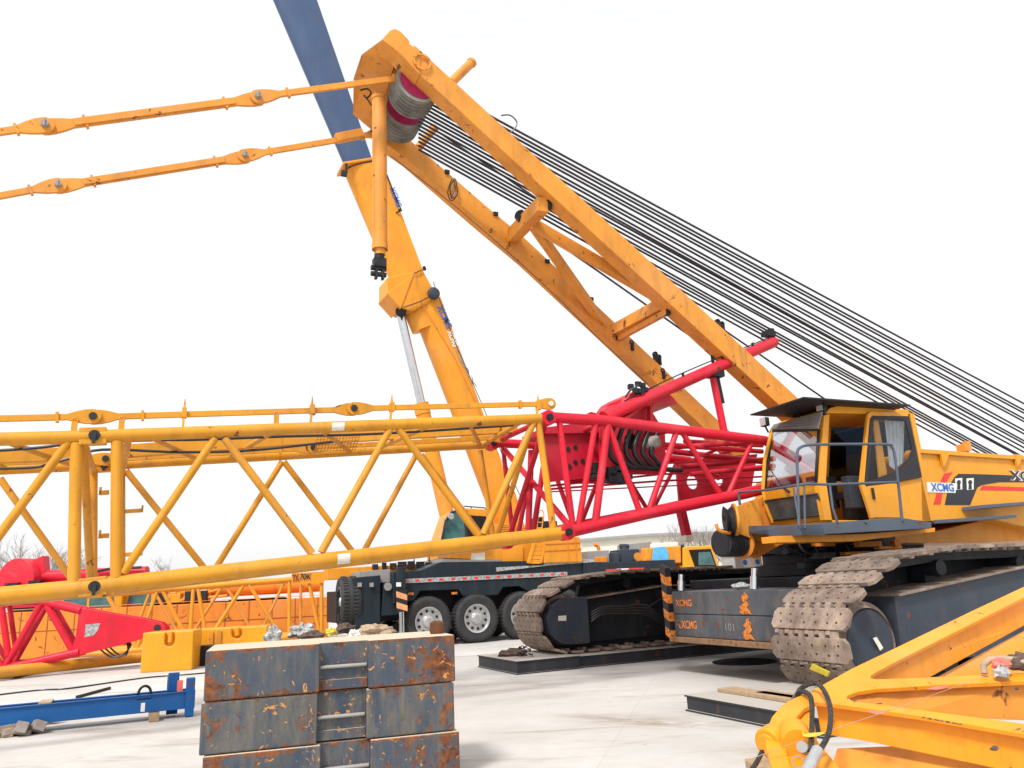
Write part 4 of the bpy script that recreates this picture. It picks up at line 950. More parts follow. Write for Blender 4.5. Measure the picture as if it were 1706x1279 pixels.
for (x0, x1, y, P, Q) in ((551, 572, 0, uB, uC), (560, 581, 0, lB, lC)):
    p, q = onch(x0, P, Q), onch(x1, P, Q); r = .088 if P == uB else .105; mb = MB()
    for k in range(6):
        a0, a1 = math.radians(-50 + 14 * k), math.radians(-50 + 14 * (k + 1)); o0 = (-N * math.cos(a0) + Z * math.sin(a0)) * (r + .003); o1 = (-N * math.cos(a1) + Z * math.sin(a1)) * (r + .003)
        mb.add([p + o0, q + o0, q + o1, p + o1], [(0, 1, 2, 3)])
    part('warning_label', mb, M['label'], secB)
wm = MB()
for k in range(14):
    t_ = k / 13; a_, b_ = SP(524, 752, 1.7), SP(592, 749, 1.7); c_, d2 = SP(530, 726, 1.2), SP(600, 722, 1.2)
    wm.tube([a_ + (b_ - a_) * t_, c_ + (d2 - c_) * t_], .007, 4)
for k in range(6):
    t_ = k / 5; a_, b_ = SP(524, 752, 1.7), SP(592, 749, 1.7); c_, d2 = SP(530, 726, 1.2), SP(600, 722, 1.2)
    wm.tube([a_ + (c_ - a_) * t_, b_ + (d2 - b_) * t_], .007, 4)
part('walk_grating', wm, M['boom_yellow'], secB)

# pendant bars stowed on top of the boom
pendant([(-230, 702), (155, 693), (590, 680), (918, 672)], .02, .042, .10, M['boom_yellow'], secB, 'stowed_bar', .045, last=3)
ps_ = MB(); e = SP(918, 672, .0); ps_.lathe([(.045, -.012), (.045, .012)], e, N, 18); part('eye_hole', ps_, M['label'], secB)
for x, y in ((307, 688), (520, 682), (653, 678), (897, 676)):
    st = MB(); c = SP(x, y, .06); p = onch(x - 3, uB, uC); st.bar(c + Z * .12, p, .05, .03, D); st.tube([c + Z * .13, c + Z * .2], .01, 6); st.box(c, D * .03, N * .06, Z * .07); part('bar_bracket', st, M['boom_yellow'], secB)
fb = MB()
for (x0, y0, x1, y1, n_, h_) in ((205, 752, 470, 733, 1.5, .10), (470, 733, 860, 712, 1.5, .10), (-60, 762, 150, 756, 1.5, .10)):
    a, b = SP(x0, y0, n_), SP(x1, y1, n_); fb.bar(a, b, .12, h_ * 2)
part('stowed_beam', fb, M['boom_yellow'], secB, .01)
pendant([(-140, 776), (176, 764), (522, 745), (840, 728)], 2.0, .042, .10, M['boom_yellow'], secB, 'stowed_bar', .045)
hb = MB()
hb.curve([SP(-30, 752, .5), SP(60, 746, .5), SP(140, 737, .5), SP(260, 733, .5), SP(340, 732, .5), SP(470, 727, .5), SP(640, 722, .5), SP(860, 708, .5)], .022, 6)
hb.curve([SP(-30, 781, 1.2), SP(60, 778, 1.2), SP(110, 765, 1.2), SP(170, 749, 1.2), SP(300, 753, 1.2), SP(420, 750, 1.2), SP(560, 735, 1.2)], .022, 6)
part('electric_cable', hb, M['hose'], secB)

# ================================================================== STEEL MATS UNDER THE CRANE
def mat_box(a0, a1, b0, b1, h, name, label, group):
    mb = MB(); c = sc((a0 + a1) / 2, (b0 + b1) / 2, h / 2)
    mb.box(c, D * ((a1 - a0) / 2), N * ((b1 - b0) / 2), Z * h / 2 * .86)
    mb.box(c + Z * (h / 2 - .012), D * ((a1 - a0) / 2 + .02), N * ((b1 - b0) / 2 + .02), Z * .012)
    mb.box(c - Z * (h / 2 - .012), D * ((a1 - a0) / 2 + .02), N * ((b1 - b0) / 2 + .02), Z * .012)
    return single(name, mb, MATM, sc((a0 + a1) / 2, (b0 + b1) / 2, 0), label, 'mat', group, .004)
def matm():
    mt = paint('mat_steel', (.030, .032, .040), .5, .3, .4, .05); t = mt.node_tree; b = t.nodes['Principled BSDF']
    src = b.inputs['Base Color'].links[0].from_socket
    g = t.nodes.new('ShaderNodeNewGeometry'); sn = t.nodes.new('ShaderNodeSeparateXYZ'); t.links.new(g.outputs['True Normal'], sn.inputs[0])
    t.links.new(mix(t, ramp(t, sn.outputs[2], .7, .9), src, (.42, .40, .36)), b.inputs['Base Color']); return mt
MATM = matm()
mat_box(.62, 2.0, 3.05, 5.05, .25, 'steel_mat', 'short dark steel mat with a dusty top and rags on it', 'steel mats under the tracks')
mat_box(2.03, 10.2, 3.12, 5.05, .23, 'steel_mat', 'long dark steel mat under the farther crawler track', 'steel mats under the tracks')
nm = mat_box(.53, 9.8, -4.75, -3.36 + .9, .20, 'steel_mat', 'dark steel mat with planks on it under the nearer crawler track', 'steel mats under the tracks')
for k, (a, b, c_) in enumerate(((.75, -3.3, 'upper'), (.95, -3.55, 'lower'))):
    mb = MB(); mb.box(sc(1.1 + .1 * k, b - .35 * k, .225), D * .13, N * .75, Z * .022)
    single('wood_plank', mb, M['wood'], sc(1.1 + .1 * k, b - .35 * k, .203), ('pale wooden plank close beside the crawler track on the mat' , 'pale wooden plank overhanging the edge of the steel mat')[1 - k], 'plank', 'planks on the steel mat', .004)
rp = MB()
c0 = sc(1.05, 4.15, .25)
def lump(mb, c, rx, ry, rz, seed, seg=12, rings=8):
    rnd = random.Random(seed); vs = []; fs = []
    ph = [rnd.uniform(0, 6.28) for _ in range(6)]
    for i in range(rings + 1):
        th = math.pi * i / rings
        for k in range(seg):
            a = 2 * math.pi * k / seg; r = 1 + .18 * math.sin(3 * a + ph[0] + 2 * th) + .14 * math.sin(5 * a + ph[1] - 3 * th) + .1 * math.sin(7 * th + ph[2] + a)
            r += rnd.uniform(-.07, .07)
            vs.append(Vector(c) + Vector((math.cos(a) * math.sin(th) * rx * r, math.sin(a) * math.sin(th) * ry * r, max(math.cos(th), -.6) * rz * r)))
    for i in range(rings):
        for k in range(seg): fs.append((i * seg + k, i * seg + (k + 1) % seg, (i + 1) * seg + (k + 1) % seg, (i + 1) * seg + k))
    mb.add(vs, fs, [rnd.random() < .5 for _ in fs])
lump(rp, c0 + Z * .05, .30, .16, .09, 1)
single('rag', rp, M['rag'], c0, 'dark crumpled rag lying on the short steel mat', 'rag')
chn = MB(); cc = sc(1.12, 3.75, .26)
for k in range(16):
    a = k * .75; p = cc + Vector((.16 * math.cos(a) * (1 - k * .03), .12 * math.sin(a), .02 + .012 * k)); d_ = Vector((-math.sin(a), math.cos(a), .3)).normalized(); q = d_.cross(Z).normalized() if k % 2 else d_.cross(d_.cross(Z)).normalized()
    chn.tube([p + d_ * .045 * math.cos(t_) + q * .025 * math.sin(t_) for t_ in [i * math.pi / 4 for i in range(9)]], .009, 5)
single('chain', chn, M['dark'], cc, 'small heap of dark chain beside the rag on the mat', 'chain')
pl8 = MB(); p8 = ZP(1240, 1103, .0); pl8.lathe([(.02, .001), (.62, .001), (.62, .02), (.02, .03)], p8, Z, 30, False)  # thin dark disc flat on the ground
single('dark_disc', pl8, M['dark'], p8, 'round dark disc lying on the concrete between the tracks', 'plate')

# white box with blue marks behind the crane
wbx = thing('storage_box', SP(1236, 948, 3.7) - Z * 0, 'white plastic box with blue marks sitting on the farther crawler track', 'box')
cx = SP(1236, 937, 3.7)
mb = MB(); mb.box(cx, D * .42, N * .25, Z * .145); part('body', mb, M['white'], wbx, .03)
mb = MB(); mb.box(cx + Z * .15, D * .44, N * .27, Z * .02); part('lid', mb, M['white'], wbx, .01)
mb = MB()
for q in (-.12, .26): mb.lathe([(.0, 0), (.065, 0), (.065, .004), (.0, .004)], cx + D * q - N * .252, -N, 18)
part('blue_mark', mb, M['decal_blue'], wbx)
mb = MB()
for k in range(8): mb.box(cx - D * (.40 - k * .03) - N * .253, D * .006, N * .004, Z * .10)
part('ribs', mb, M['greybox'], wbx)
gb = MB(); lump(gb, SP(1236, 977, -.6), .16, .1, .06, 5); single('plastic_bag', gb, M['plastic'], SP(1236, 982, -.6), 'crumpled grey plastic bag on top of the carbody weights', 'bag')

# ================================================================== COUNTERWEIGHT SLABS IN FRONT
KL = ZP(343, 1083, 1.27); KR = ZP(757, 1056, 1.27); kd = (KR - KL); KLEN = kd.length; kd.normalize(); kn = Vector((-kd.y, kd.x, 0)); SH = 1.27 / 3
slab_label = ['weathered blue-grey counterweight slab, lowest of the stack', 'weathered grey counterweight slab in the middle of the stack', 'rusty blue-grey counterweight slab on top of the stack']
for i in range(3):
    z0 = i * SH + .003; z1 = (i + 1) * SH - .006
    jx = (.02, -.015, .0)[i]; jn = (-.01, .012, 0)[i]
    o0 = Vector((KL.x, KL.y, 0)) + kd * jx + kn * jn
    lx = KLEN * .437; rx = KLEN * .633; DP = .92
    t_ = thing('stacked_counterweight', o0 + kd * KLEN / 2 + kn * DP / 2 + Z * z0, slab_label[i], 'counterweight', 'stacked counterweight slabs')
    ms = slab_mat(i)
    mb = MB(); mb.prism([o0 + Z * z0, o0 + kd * lx + Z * z0, o0 + kd * lx + kn * .10 + Z * z0, o0 + kd * rx + kn * .10 + Z * z0, o0 + kd * rx + Z * z0, o0 + kd * (KLEN) + Z * z0, o0 + kd * KLEN + kn * DP + Z * z0, o0 + kn * DP + Z * z0], Z * (z1 - z0))
    part('body', mb, ms, t_, .012)
    mb = MB(); c = o0 + kd * (lx + rx) / 2 + kn * .06 + Z * (z0 + SH * .48); mb.tube([c - kd * ((rx - lx) / 2 - .01), c + kd * ((rx - lx) / 2 - .01)], .016, 10); mb.box(c + kn * .02, kd * ((rx - lx) / 2 - .005), kn * .02, Z * .010)
    part('lifting_bar', mb, M['greybox'], t_)
    mb = MB(); mb.box(o0 + kd * (lx + rx) / 2 + kn * .085 + Z * (z0 + .05), kd * ((rx - lx) / 2 - .004), kn * .014, Z * .04); part('web_plate', mb, ms, t_)
kb = MB(); kc = o0 + kd * (KLEN * .955) + kn * .35 + Z * 1.266; kb.lathe([(.065, 0), (.075, .03), (.07, .10), (.04, .12)], kc, Z, 18); single('locating_stud', kb, M['rust'], kc, 'rusty round stud standing on the rusty top slab', 'stud')

# ================================================================== YELLOW COUNTERWEIGHTS BEHIND
yd = Vector((math.cos(.2), math.sin(.2), 0)); yn = Vector((-yd.y, yd.x, 0))
def blk(x0, y0, x1, y1, xb, yb, zb, depth, hook, label, group, name='yellow_counterweight', rib=False):
    A = ZP(xb, yb, zb); pl = lambda x, y: hit(x, y, A, yn)
    t_ = thing(name, A, label, 'counterweight', group)
    a, b, c, d = pl(x0, y0), pl(x1, y1), pl(*hook[2]), pl(*hook[3])
    u0, u1 = pl(*hook[0]), pl(*hook[1])
    lo = min(c.z, d.z); hi = (a.z + b.z) / 2
    base = lambda p, z: Vector((p.x, p.y, z))
    um = (u1 - u0).length / 2; uz = hook[4]
    pts = [base(a, lo), base(a, hi), base(u0, hi), base(u0, hi - uz + um)]
    for k in range(1, 6): an = math.pi * k / 6; cxx = (u0 + u1) / 2; pts.append(base(cxx, hi - uz + um) - yd * um * math.cos(an) - Z * um * math.sin(an))
    pts += [base(u1, hi - uz + um), base(u1, hi), base(b, hi), base(b, lo)]
    mb = MB(); mb.prism(pts, yn * .14); mb.prism([p + yn * .14 for p in (base(a, lo), base(a, hi), base(b, hi), base(b, lo))], yn * (depth - .14))
    part('body', mb, M['cab_yellow'], t_, .03)
    mb = MB(); um_ = base((u0 + u1) / 2, 0); mb.tube([um_ + Z * (hi - .01) + yn * .08, um_ + Z * (hi - uz * .72) + yn * .08], um * .48, 14); part('lifting_lug', mb, M['cab_yellow'], t_)
    if rib:
        for q in (.28, .42): 
            mb = MB(); mb.box(base(a + (b - a) * q * .8, (lo + hi) / 2) - yn * .02, yd * .05, yn * .03, Z * (hi - lo) * .42); part('rib', mb, M['mast_orange'], t_)
    return t_
blk(238, 1055, 323, 1049, 238, 1121, 0, 1.1, ((275, 1053), (292, 1052), (236, 1121), (323, 1116), .36), 'deep yellow counterweight block with a U-shaped lifting notch', 'yellow counterweights')
blk(326, 1050, 445, 1041, 330, 1106, 0, 1.0, ((386, 1046), (404, 1045), (330, 1106), (445, 1096), .30), 'long yellow counterweight block with ribs and a U-shaped notch behind the slab stack', 'yellow counterweights', rib=True)
db = MB(); dbp = ZP(337, 1108, 0); db.box(dbp + Z * .25, Vector((.35, .05, 0)), Vector((-.05, .3, 0)), Z * .25); single('steel_block', db, M['dark'], dbp, 'small dark steel block between yellow counterweight and rusty slabs', 'block', bevel=.01)

# ================================================================== BLUE BEAM
bA, bB = ZP(0, 1212, .12), ZP(324, 1179, .12); bd = (bB - bA).normalized(); bd.z = 0; bd.normalize(); bn = Vector((-bd.y, bd.x, 0)); bA = bA - bd * 1.6; BL = (bB - bA).length
beam = thing('spreader_bar', bA + bd * BL / 2, 'long blue steel beam with an end plate and a shackle, lying on wood', 'beam')
mb = MB(); z0, z1 = .12, .37
for q in (0, .34): mb.box(bA + bd * BL / 2 + bn * (q + .008) + Z * ((z0 + z1) / 2 - .12), bd * BL / 2, bn * .008, Z * (z1 - z0) / 2)
mb.box(bA + bd * BL / 2 + bn * .175 + Z * (.10), bd * BL / 2, bn * .155, Z * .01)
for q in (0, .34):
    mb.box(bA + bd * BL / 2 + bn * (q + .01) + Z * (z1 - .125), bd * BL / 2, bn * .035, Z * .008)
part('web', mb, M['blue_beam'], beam, .003)
mb = MB(); mb.box(bA + bd * (BL - .07) + bn * .05 + Z * (.16), bd * .06, bn * .10, Z * .27); part('end_plate', mb, M['blue_beam'], beam, .01)
mb = MB(); mb.box(bA + bd * (BL - .30) + bn * .36 + Z * .20, bd * .08, bn * .02, Z * .30); part('end_plate', mb, M['blue_beam'], beam, .01)
mb = MB(); q = bA + bd * (BL - .22) + bn * -.003 + Z * .33; mb.box(q, bd * .04, bn * .003, Z * .08); part('label', mb, M['pink'], beam)
mb = MB(); q = hit(240, 1168, bA, bn) + bn * .02
for k in range(13):
    pass
mb.tube([q + bd * .085 * math.cos(math.radians(-40 + 260 * k / 14)) + Z * (.10 + .11 * math.sin(math.radians(-40 + 260 * k / 14))) for k in range(15)], .02, 8)
mb.tube([q + Z * .03 - bd * .1, q + Z * .03 + bd * .1], .024, 8)
part('shackle', mb, M['dark'], beam)
mb = MB(); q2 = hit(238, 1178, bA, bn) - bn * .006; mb.box(q2, bd * .028, bn * .003, Z * .06); part('tag', mb, M['white'], beam)
for k, (s_, lb) in enumerate(((BL - .55, 'brown wooden block under the end-plate end of the blue beam'), (BL * .42, 'brown wooden block under the middle of the blue beam'), (.8, 'brown wooden block under the plain far-off end of the blue beam'))):
    mb = MB(); mb.box(bA + bd * s_ + bn * .17 + Z * (-.06), bd * .07, bn * .32, Z * .055); single('wood_block', mb, M['wood'], bA + bd * s_ + bn * .17 - Z * .12, lb, 'wood block', 'wood blocks under the blue beam', .006)
mb = MB(); q = ZP(283, 1160, 0); mb.box(q + Z * .17, bd * .06, bn * .05, Z * .17); single('short_post', mb, M['rag'], q, 'short dark post standing behind the blue beam', 'post', bevel=.005)
mb = MB(); q = hit(74, 1178, bA + bn * .02, bn); mb.box(Vector((q.x, q.y, .385)) + bn * .18, bd * .08, bn * .22, Z * .008); single('wood_batten', mb, M['cardboard'], q, 'pale slat lying across the blue beam', 'slat')
# chunks of scrap wood at the left edge
rnd = random.Random(3)
WL = ['square-ended', 'split', 'short', 'broken grey', 'muddy', 'thin']
for k, (x, y) in enumerate(((6, 1228), (22, 1222), (36, 1226), (50, 1215), (62, 1222), (84, 1206))):
    q = ZP(x, y, 0); a = rnd.uniform(0, 3.1); ux = Vector((math.cos(a), math.sin(a), rnd.uniform(-.1, .1))); uy = Vector((-math.sin(a), math.cos(a), 0))
    mb = MB(); uz = (Z + Vector((rnd.uniform(-.5, .5), rnd.uniform(-.5, .5), 0))).normalized(); ux = (ux - uz * ux.dot(uz)).normalized(); uy = uz.cross(ux); mb.box(q + Z * .10, ux * rnd.uniform(.10, .17), uy * rnd.uniform(.05, .08), uz * rnd.uniform(.05, .08)); mb.box(q + Z * .05 + ux * .05, ux * .08, uy * .11, uz * .035)
    single('wood_chunk', mb, M['wood'] if k % 2 else M['bark'], q, ['dark chunk of scrap wood at the outer end of the heap', 'brown chunk of scrap wood lowest in the heap', 'dark chunk of scrap wood between two brown ones', 'brown chunk of scrap wood touching the beam side of the heap', 'dark chunk of scrap wood at the yard end of the heap', 'brown chunk of scrap wood lying apart from the heap beside the beam'][k], 'wood chunk', 'scrap wood below the blue beam', .008)
def lying(name, a, b, wd_, hh, mat, label, cat):
    p, q = ZP(*a, hh / 2 + .003), ZP(*b, hh / 2 + .003); mb = MB(); mb.bar(p, q, wd_, hh); return single(name, mb, mat, (p + q) / 2, label, cat, None, .003)
lying('steel_rod', (128, 1161), (183, 1146), .05, .05, M['dark'], 'thin dark rod lying on the concrete behind the blue beam', 'rod')
lying('wood_plank', (139, 1169), (217, 1159), .16, .04, M['wood'], 'light brown plank lying on the concrete behind the blue beam', 'plank')
mb = MB(); mb.curve([ZP(-40, 1162, .015), ZP(60, 1150, .015), ZP(110, 1147, .02), ZP(170, 1139, .015), ZP(250, 1128, .015), ZP(330, 1122, .015), ZP(420, 1112, .015)], .018, 6)
single('ground_cable', mb, M['hose'], ZP(170, 1139, 0), 'dark cable trailing across the concrete behind the blue beam', 'cable')

# ================================================================== RED BOOM TIP AT THE LEFT
ra = Vector((math.cos(.22), math.sin(.22), 0)); rn = Vector((-ra.y, ra.x, 0)); RP = ZP(20, 1121, .12)
rp_ = lambda x, y, n_=0: hit(x, y, RP + rn * n_, rn)
tip = thing('boom_tip_section', Vector((rp_(120, 1090).x, rp_(120, 1090).y, 0)), 'red lattice boom tip with a solid tapered end plate and pin hole', 'boom section')
mb = MB(); mb.tube([rp_(-120, 1000), rp_(60, 1002), rp_(80, 1004), rp_(134, 1017)], .10, 12); mb.tube([rp_(-120, 1142), rp_(0, 1116), rp_(132, 1086)], .11, 12)
mb.tube([rp_(-120, 1000) + rn * .5, rp_(60, 1002) + rn * .5, rp_(80, 1004) + rn * .5, rp_(134, 1017) + rn * .5], .09, 12); mb.tube([rp_(-120, 1142) + rn * .5, rp_(0, 1116) + rn * .5, rp_(132, 1086) + rn * .5], .10, 12)
part('chord', mb, M['red'], tip)
for a, b, r in (((68, 1006), (8, 1112), .085), ((78, 1008), (121, 1084), .08), ((2, 1006), (14, 1092), .08), ((-60, 1004), (2, 1110), .08)):
    part('brace', rod([rp_(*a), rp_(*b)], r), M['red'], tip); part('brace', rod([rp_(*a) + rn * .5, rp_(*b) + rn * .5], r * .8), M['shaded_red'], tip)
E1 = [rp_(x, y) for x, y in ((132, 1012), (150, 1015), (180, 1021), (232, 1029), (268, 1037), (275, 1043), (276, 1050), (270, 1056), (240, 1063), (190, 1077), (133, 1091), (119, 1085), (127, 1060), (131, 1030))]
for q in (0, .5):
    mb = MB(); mb.prism([p + rn * (q - .05) for p in E1], rn * .10); part('end_plate', mb, M['red'], tip, .008)
mb = MB(); mb.tube([rp_(263, 1046) - rn * .058, rp_(263, 1046) + rn * .6], .09, 18); part('pin', mb, M['black'], tip)
mb = MB(); mb.prism([rp_(x, y) - rn * .052 for x, y in ((144, 1040), (168, 1038), (164, 1050), (157, 1058), (142, 1061))], -rn * .006); part('emblem', mb, M['plastic'], tip)
mb = MB(); mb.tube([rp_(120, 1090) + rn * .5, rp_(120, 1090)], .06, 10); mb.tube([rp_(4, 1004), rp_(4, 1004) + rn * .5], .06, 10); mb.tube([rp_(76, 1004), rp_(76, 1004) + rn * .5], .06, 10); part('cross_brace', mb, M['shaded_red'], tip)
mb = MB()
for k in range(3): mb.curve([rp_(165 + 8 * k, 1080 - 2 * k, .1), rp_(185 + 6 * k, 1094 - k * 2, .1), rp_(205 + 3 * k, 1090, .1), rp_(218 - 3 * k, 1073, .1), rp_(200, 1066, .3)], .022, 6)
part('hanging_cable', mb, M['hose'], tip)
mb = MB(); q = Vector((rp_(12, 1122).x, rp_(12, 1122).y, 0)); mb.box(q + Z * .055 + rn * .55, ra * .35, rn * .85, Z * .055); single('timber', mb, M['rag'], q, 'dark timber under the red boom tip', 'timber', bevel=.006)
mb = MB(); rnd = random.Random(5); q = ZP(55, 1088, 0)
for k in range(9): mb.curve([q + Vector((rnd.uniform(-.9, .9), rnd.uniform(-.5, .5), rnd.uniform(.03, .3))) for _ in range(7)], .03, 5)
single('cable_heap', mb, M['greybox'], q, 'tangled grey cables heaped on the ground behind the red boom tip', 'cables')
mb = MB(); p, q = ZP(-20, 1122, .2), ZP(255, 1093, .2); mb.tube([p, q], .14, 14); single('steel_pipe', mb, M['boom_yellow'], (p + q) / 2 - Z * .2, 'long yellow pipe lying on the yard behind the red boom tip', 'pipe')

# ================================================================== YELLOW LATTICE SECTION AND ORANGE TANK BEHIND
la = Vector((math.cos(.26), math.sin(.26), 0)); ln = Vector((-la.y, la.x, 0)); LP = ZP(440, 1085, 0)
lp = lambda x, y, n_=0: hit(x, y, LP + ln * n_, ln)
LW = 1.7
sec = thing('lattice_section', Vector((lp(400, 1080).x, lp(400, 1080).y, 0)), 'yellow lattice boom section marked 70K, standing on the yard before the orange tank', 'boom section')
mb = MB(); ch_ = [((120, 993), (540, 961)), ((120, 1092), (540, 1056))]
for a, b in ch_:
    for q in (0, LW): mb.tube([lp(*a) + ln * q, lp(*b) + ln * q], .085, 12)
part('chord', mb, M['crane_orange'], sec)
for a, b in (((178, 990), (228, 1080)), ((262, 984), (228, 1080)), ((270, 982), (316, 1072)), ((406, 974), (345, 1070)), ((414, 973), (470, 1062)), ((482, 969), (482, 1062)), ((514, 967), (533, 1056)), ((536, 962), (536, 1056)), ((330, 980), (345, 1070)), ((322, 980), (316, 1072))):
    part('brace', rod([lp(*a), lp(*b)], .06, 8), M['crane_orange'], sec)
for a, b in (((232, 986), (196, 1080)), ((240, 985), (290, 1074)), ((360, 977), (300, 1072)), ((368, 976), (420, 1066)), ((470, 970), (425, 1066)), ((536, 962), (536, 1056)), ((500, 968), (500, 1060))):
    part('brace', rod([lp(*a) + ln * LW, lp(*b) + ln * LW], .05, 8), M['mast_orange'], sec)
for x, y in ((536, 962), (482, 969), (406, 974), (536, 1056), (316, 1072), (262, 984), (178, 990)): part('cross_brace', rod([lp(x, y), lp(x, y) + ln * LW], .05, 8), M['mast_orange'], sec)
mb = MB(); mb.prism([lp(x, y) - ln * .1 for x, y in ((486, 955), (540, 952), (540, 971), (486, 973))], ln * .02); part('end_plate', mb, M['crane_orange'], sec)
lettering('70K', lp(499, 966, -.13), lp(519, 965, -.13), .19, M['decal_black'], sec, -ln, shear=.2, bold=.02)
lettering('7X', lp(488, 970, -.13), lp(499, 968, -.13), .24, plain('wine', (.18, .01, .02)), sec, -ln, bold=.03)
TP = ZP(100, 1098, 0); ta = Vector((math.cos(.30), math.sin(.30), 0)); tn_ = Vector((-ta.y, ta.x, 0))
tp = lambda x, y, n_=0: hit(x, y, TP + tn_ * n_, tn_)
tank = thing('steel_tank', Vector((tp(250, 1085).x, tp(250, 1085).y, 0)), 'very long rust-streaked orange steel tank behind the lattice section', 'tank')
a, b = tp(-80, 1023), tp(548, 996); zt = (a.z + b.z) / 2; a.z = b.z = 0.06
mb = MB(); mb.prism([a, b, Vector((b.x, b.y, zt)), Vector((a.x, a.y, zt))], tn_ * 2.3); part('body', mb, M['oldorange'], tank, .03)
mb = MB(); L_ = (b - a).length
for k in range(15): mb.box(a + ta * (L_ * (k + .5) / 15) - tn_ * .006 + Z * (zt / 2), ta * .012, tn_ * .006, Z * (zt / 2 - .04))
mb.box(a + ta * L_ / 2 - tn_ * .006 + Z * zt * .55, ta * L_ / 2 * .998, tn_ * .005, Z * .012)
part('seam', mb, paint('seam', (.30, .09, .03), .7, .2, .4, .2), tank)
mb = MB(); mb.box(a + ta * L_ / 2 + tn_ * 1.1 + Z * (zt + .012), ta * L_ / 2 * .995, tn_ * 1.1, Z * .01); part('deck', mb, M['oldorange'], tank)
# machinery lashed on top of and behind the tank
def truck(x, y, Yd, label, dark=False):
    """cab-over truck standing behind the tank, only its upper part shows"""
    p = YP(x, y, Yd); p.z = 0; t_ = thing('parked_truck', p, label, 'truck', 'trucks parked behind the tank')
    ux = Vector((.96, .27, 0)); uy = Vector((-.27, .96, 0)); bm_ = M['cab_yellow'] if not dark else M['steelblue']
    mb = MB(); mb.prism([p + ux * a_ + Z * b_ for a_, b_ in ((-1.2, .55), (-1.25, 1.5), (-1.05, 2.55), (.9, 2.62), (1.1, 2.5), (1.1, .55))], uy * 2.2); part('cab', mb, bm_, t_, .06)
    mb = MB(); mb.prism([p + ux * a_ + Z * b_ - uy * .012 for a_, b_ in ((-1.02, 1.55), (-.88, 2.36), (.75, 2.4), (.8, 1.6))], -uy * .01); part('window', mb, M['teal_glass'], t_)
    mb = MB(); mb.box(p + ux * -.1 + Z * 2.0 - uy * .03, ux * .04, uy * .01, Z * .45); part('door_post', mb, bm_, t_)
    mb = MB(); mb.box(p + ux * 4 + Z * .8 + uy * 1.1, ux * 2.9, uy * 1.1, Z * .15); part('bed', mb, M['chassis'], t_)
    for q in (-.2, 3.4, 5.0):
        mb = MB(); mb.lathe([(.2, 0), (.5, 0), (.52, .04), (.52, .26), (.5, .3), (.2, .3)], p + ux * q + Z * .52 + uy * .05, uy, 20); part('wheel', mb, M['rubber'], t_)
    return t_
truck(152, 1003, 30.5, 'yellow cab-over truck behind the tank, nearer the red boom tip')
truck(258, 1003, 31.5, 'yellow cab-over truck behind the tank, next to the jumbled yellow machine')
car = YP(410, 1000, 30); car.z = 0
ct = thing('parked_car', car, 'dark car with a large windscreen parked behind the orange tank', 'car'); ux = Vector((.96, .28, 0)); uy = Vector((-.28, .96, 0)); cw0 = car + ux * -1.2
mb = MB(); mb.prism([cw0 + ux * a_ + Z * b_ for a_, b_ in ((-1.0, .35), (-1.0, .85), (.0, 1.05), (.55, 1.62), (2.6, 1.66), (3.2, 1.05), (3.3, .35))], uy * 1.7); part('body', mb, M['black'], ct, .08)
mb = MB(); mb.prism([cw0 + ux * a_ + Z * b_ - uy * .012 for a_, b_ in ((.25, 1.08), (.65, 1.54), (2.5, 1.58), (2.9, 1.1))], -uy * .008); part('window', mb, M['teal_glass'], ct)
for q in (-.2, 2.4):
    mb = MB(); mb.lathe([(.1, 0), (.32, 0), (.34, .03), (.34, .2), (.1, .22)], cw0 + ux * q + Z * .34 - uy * .02, uy, 20); part('wheel', mb, M['rubber'], ct)
mc_ = thing('yellow_machine', YP(325, 990, 29).xy.to_3d(), 'jumble of yellow machine frames and pipes standing behind the orange tank', 'machine'); q = mc_.location; rnd = random.Random(11)
mb = MB()
for k in range(16): mb.box(q + Vector((rnd.uniform(-1.3, 1.3), rnd.uniform(0, 1), rnd.uniform(.9, 2.7))), Vector((rnd.uniform(.05, .35), 0, 0)), Vector((0, .15, 0)), Z * rnd.uniform(.04, .22))
mb.box(q + Z * .8 + Vector((0, .5, 0)), Vector((1.4, 0, 0)), Vector((0, .5, 0)), Z * .8); part('frame', mb, M['crane_orange'], mc_, .02)
mb = MB()
for k in range(9): mb.tube([q + Vector((rnd.uniform(-1.3, 1.3), -.05, rnd.uniform(1, 2.6))), q + Vector((rnd.uniform(-1.3, 1.3), -.05, rnd.uniform(1, 2.6)))], .05, 8)
part('pipes', mb, M['mast_orange'], mc_)
mb = MB(); mb.box(q + Vector((.1, -.1, 1.7)), Vector((.4, 0, 0)), Vector((0, .1, 0)), Z * .3); mb.box(q + Vector((-1.2, -.1, 1.9)), Vector((.2, 0, 0)), Vector((0, .1, 0)), Z * .4); part('engine', mb, M['dark'], mc_, .02)
yb = MB(); p, q = tp(345, 982, 2.0), tp(535, 972, 2.0); yb.tube([p, q], .30, 16); single('boom_tube', yb, M['oldorange'], (p + q) / 2, 'thick orange tube lying along the top behind the lattice section', 'tube')
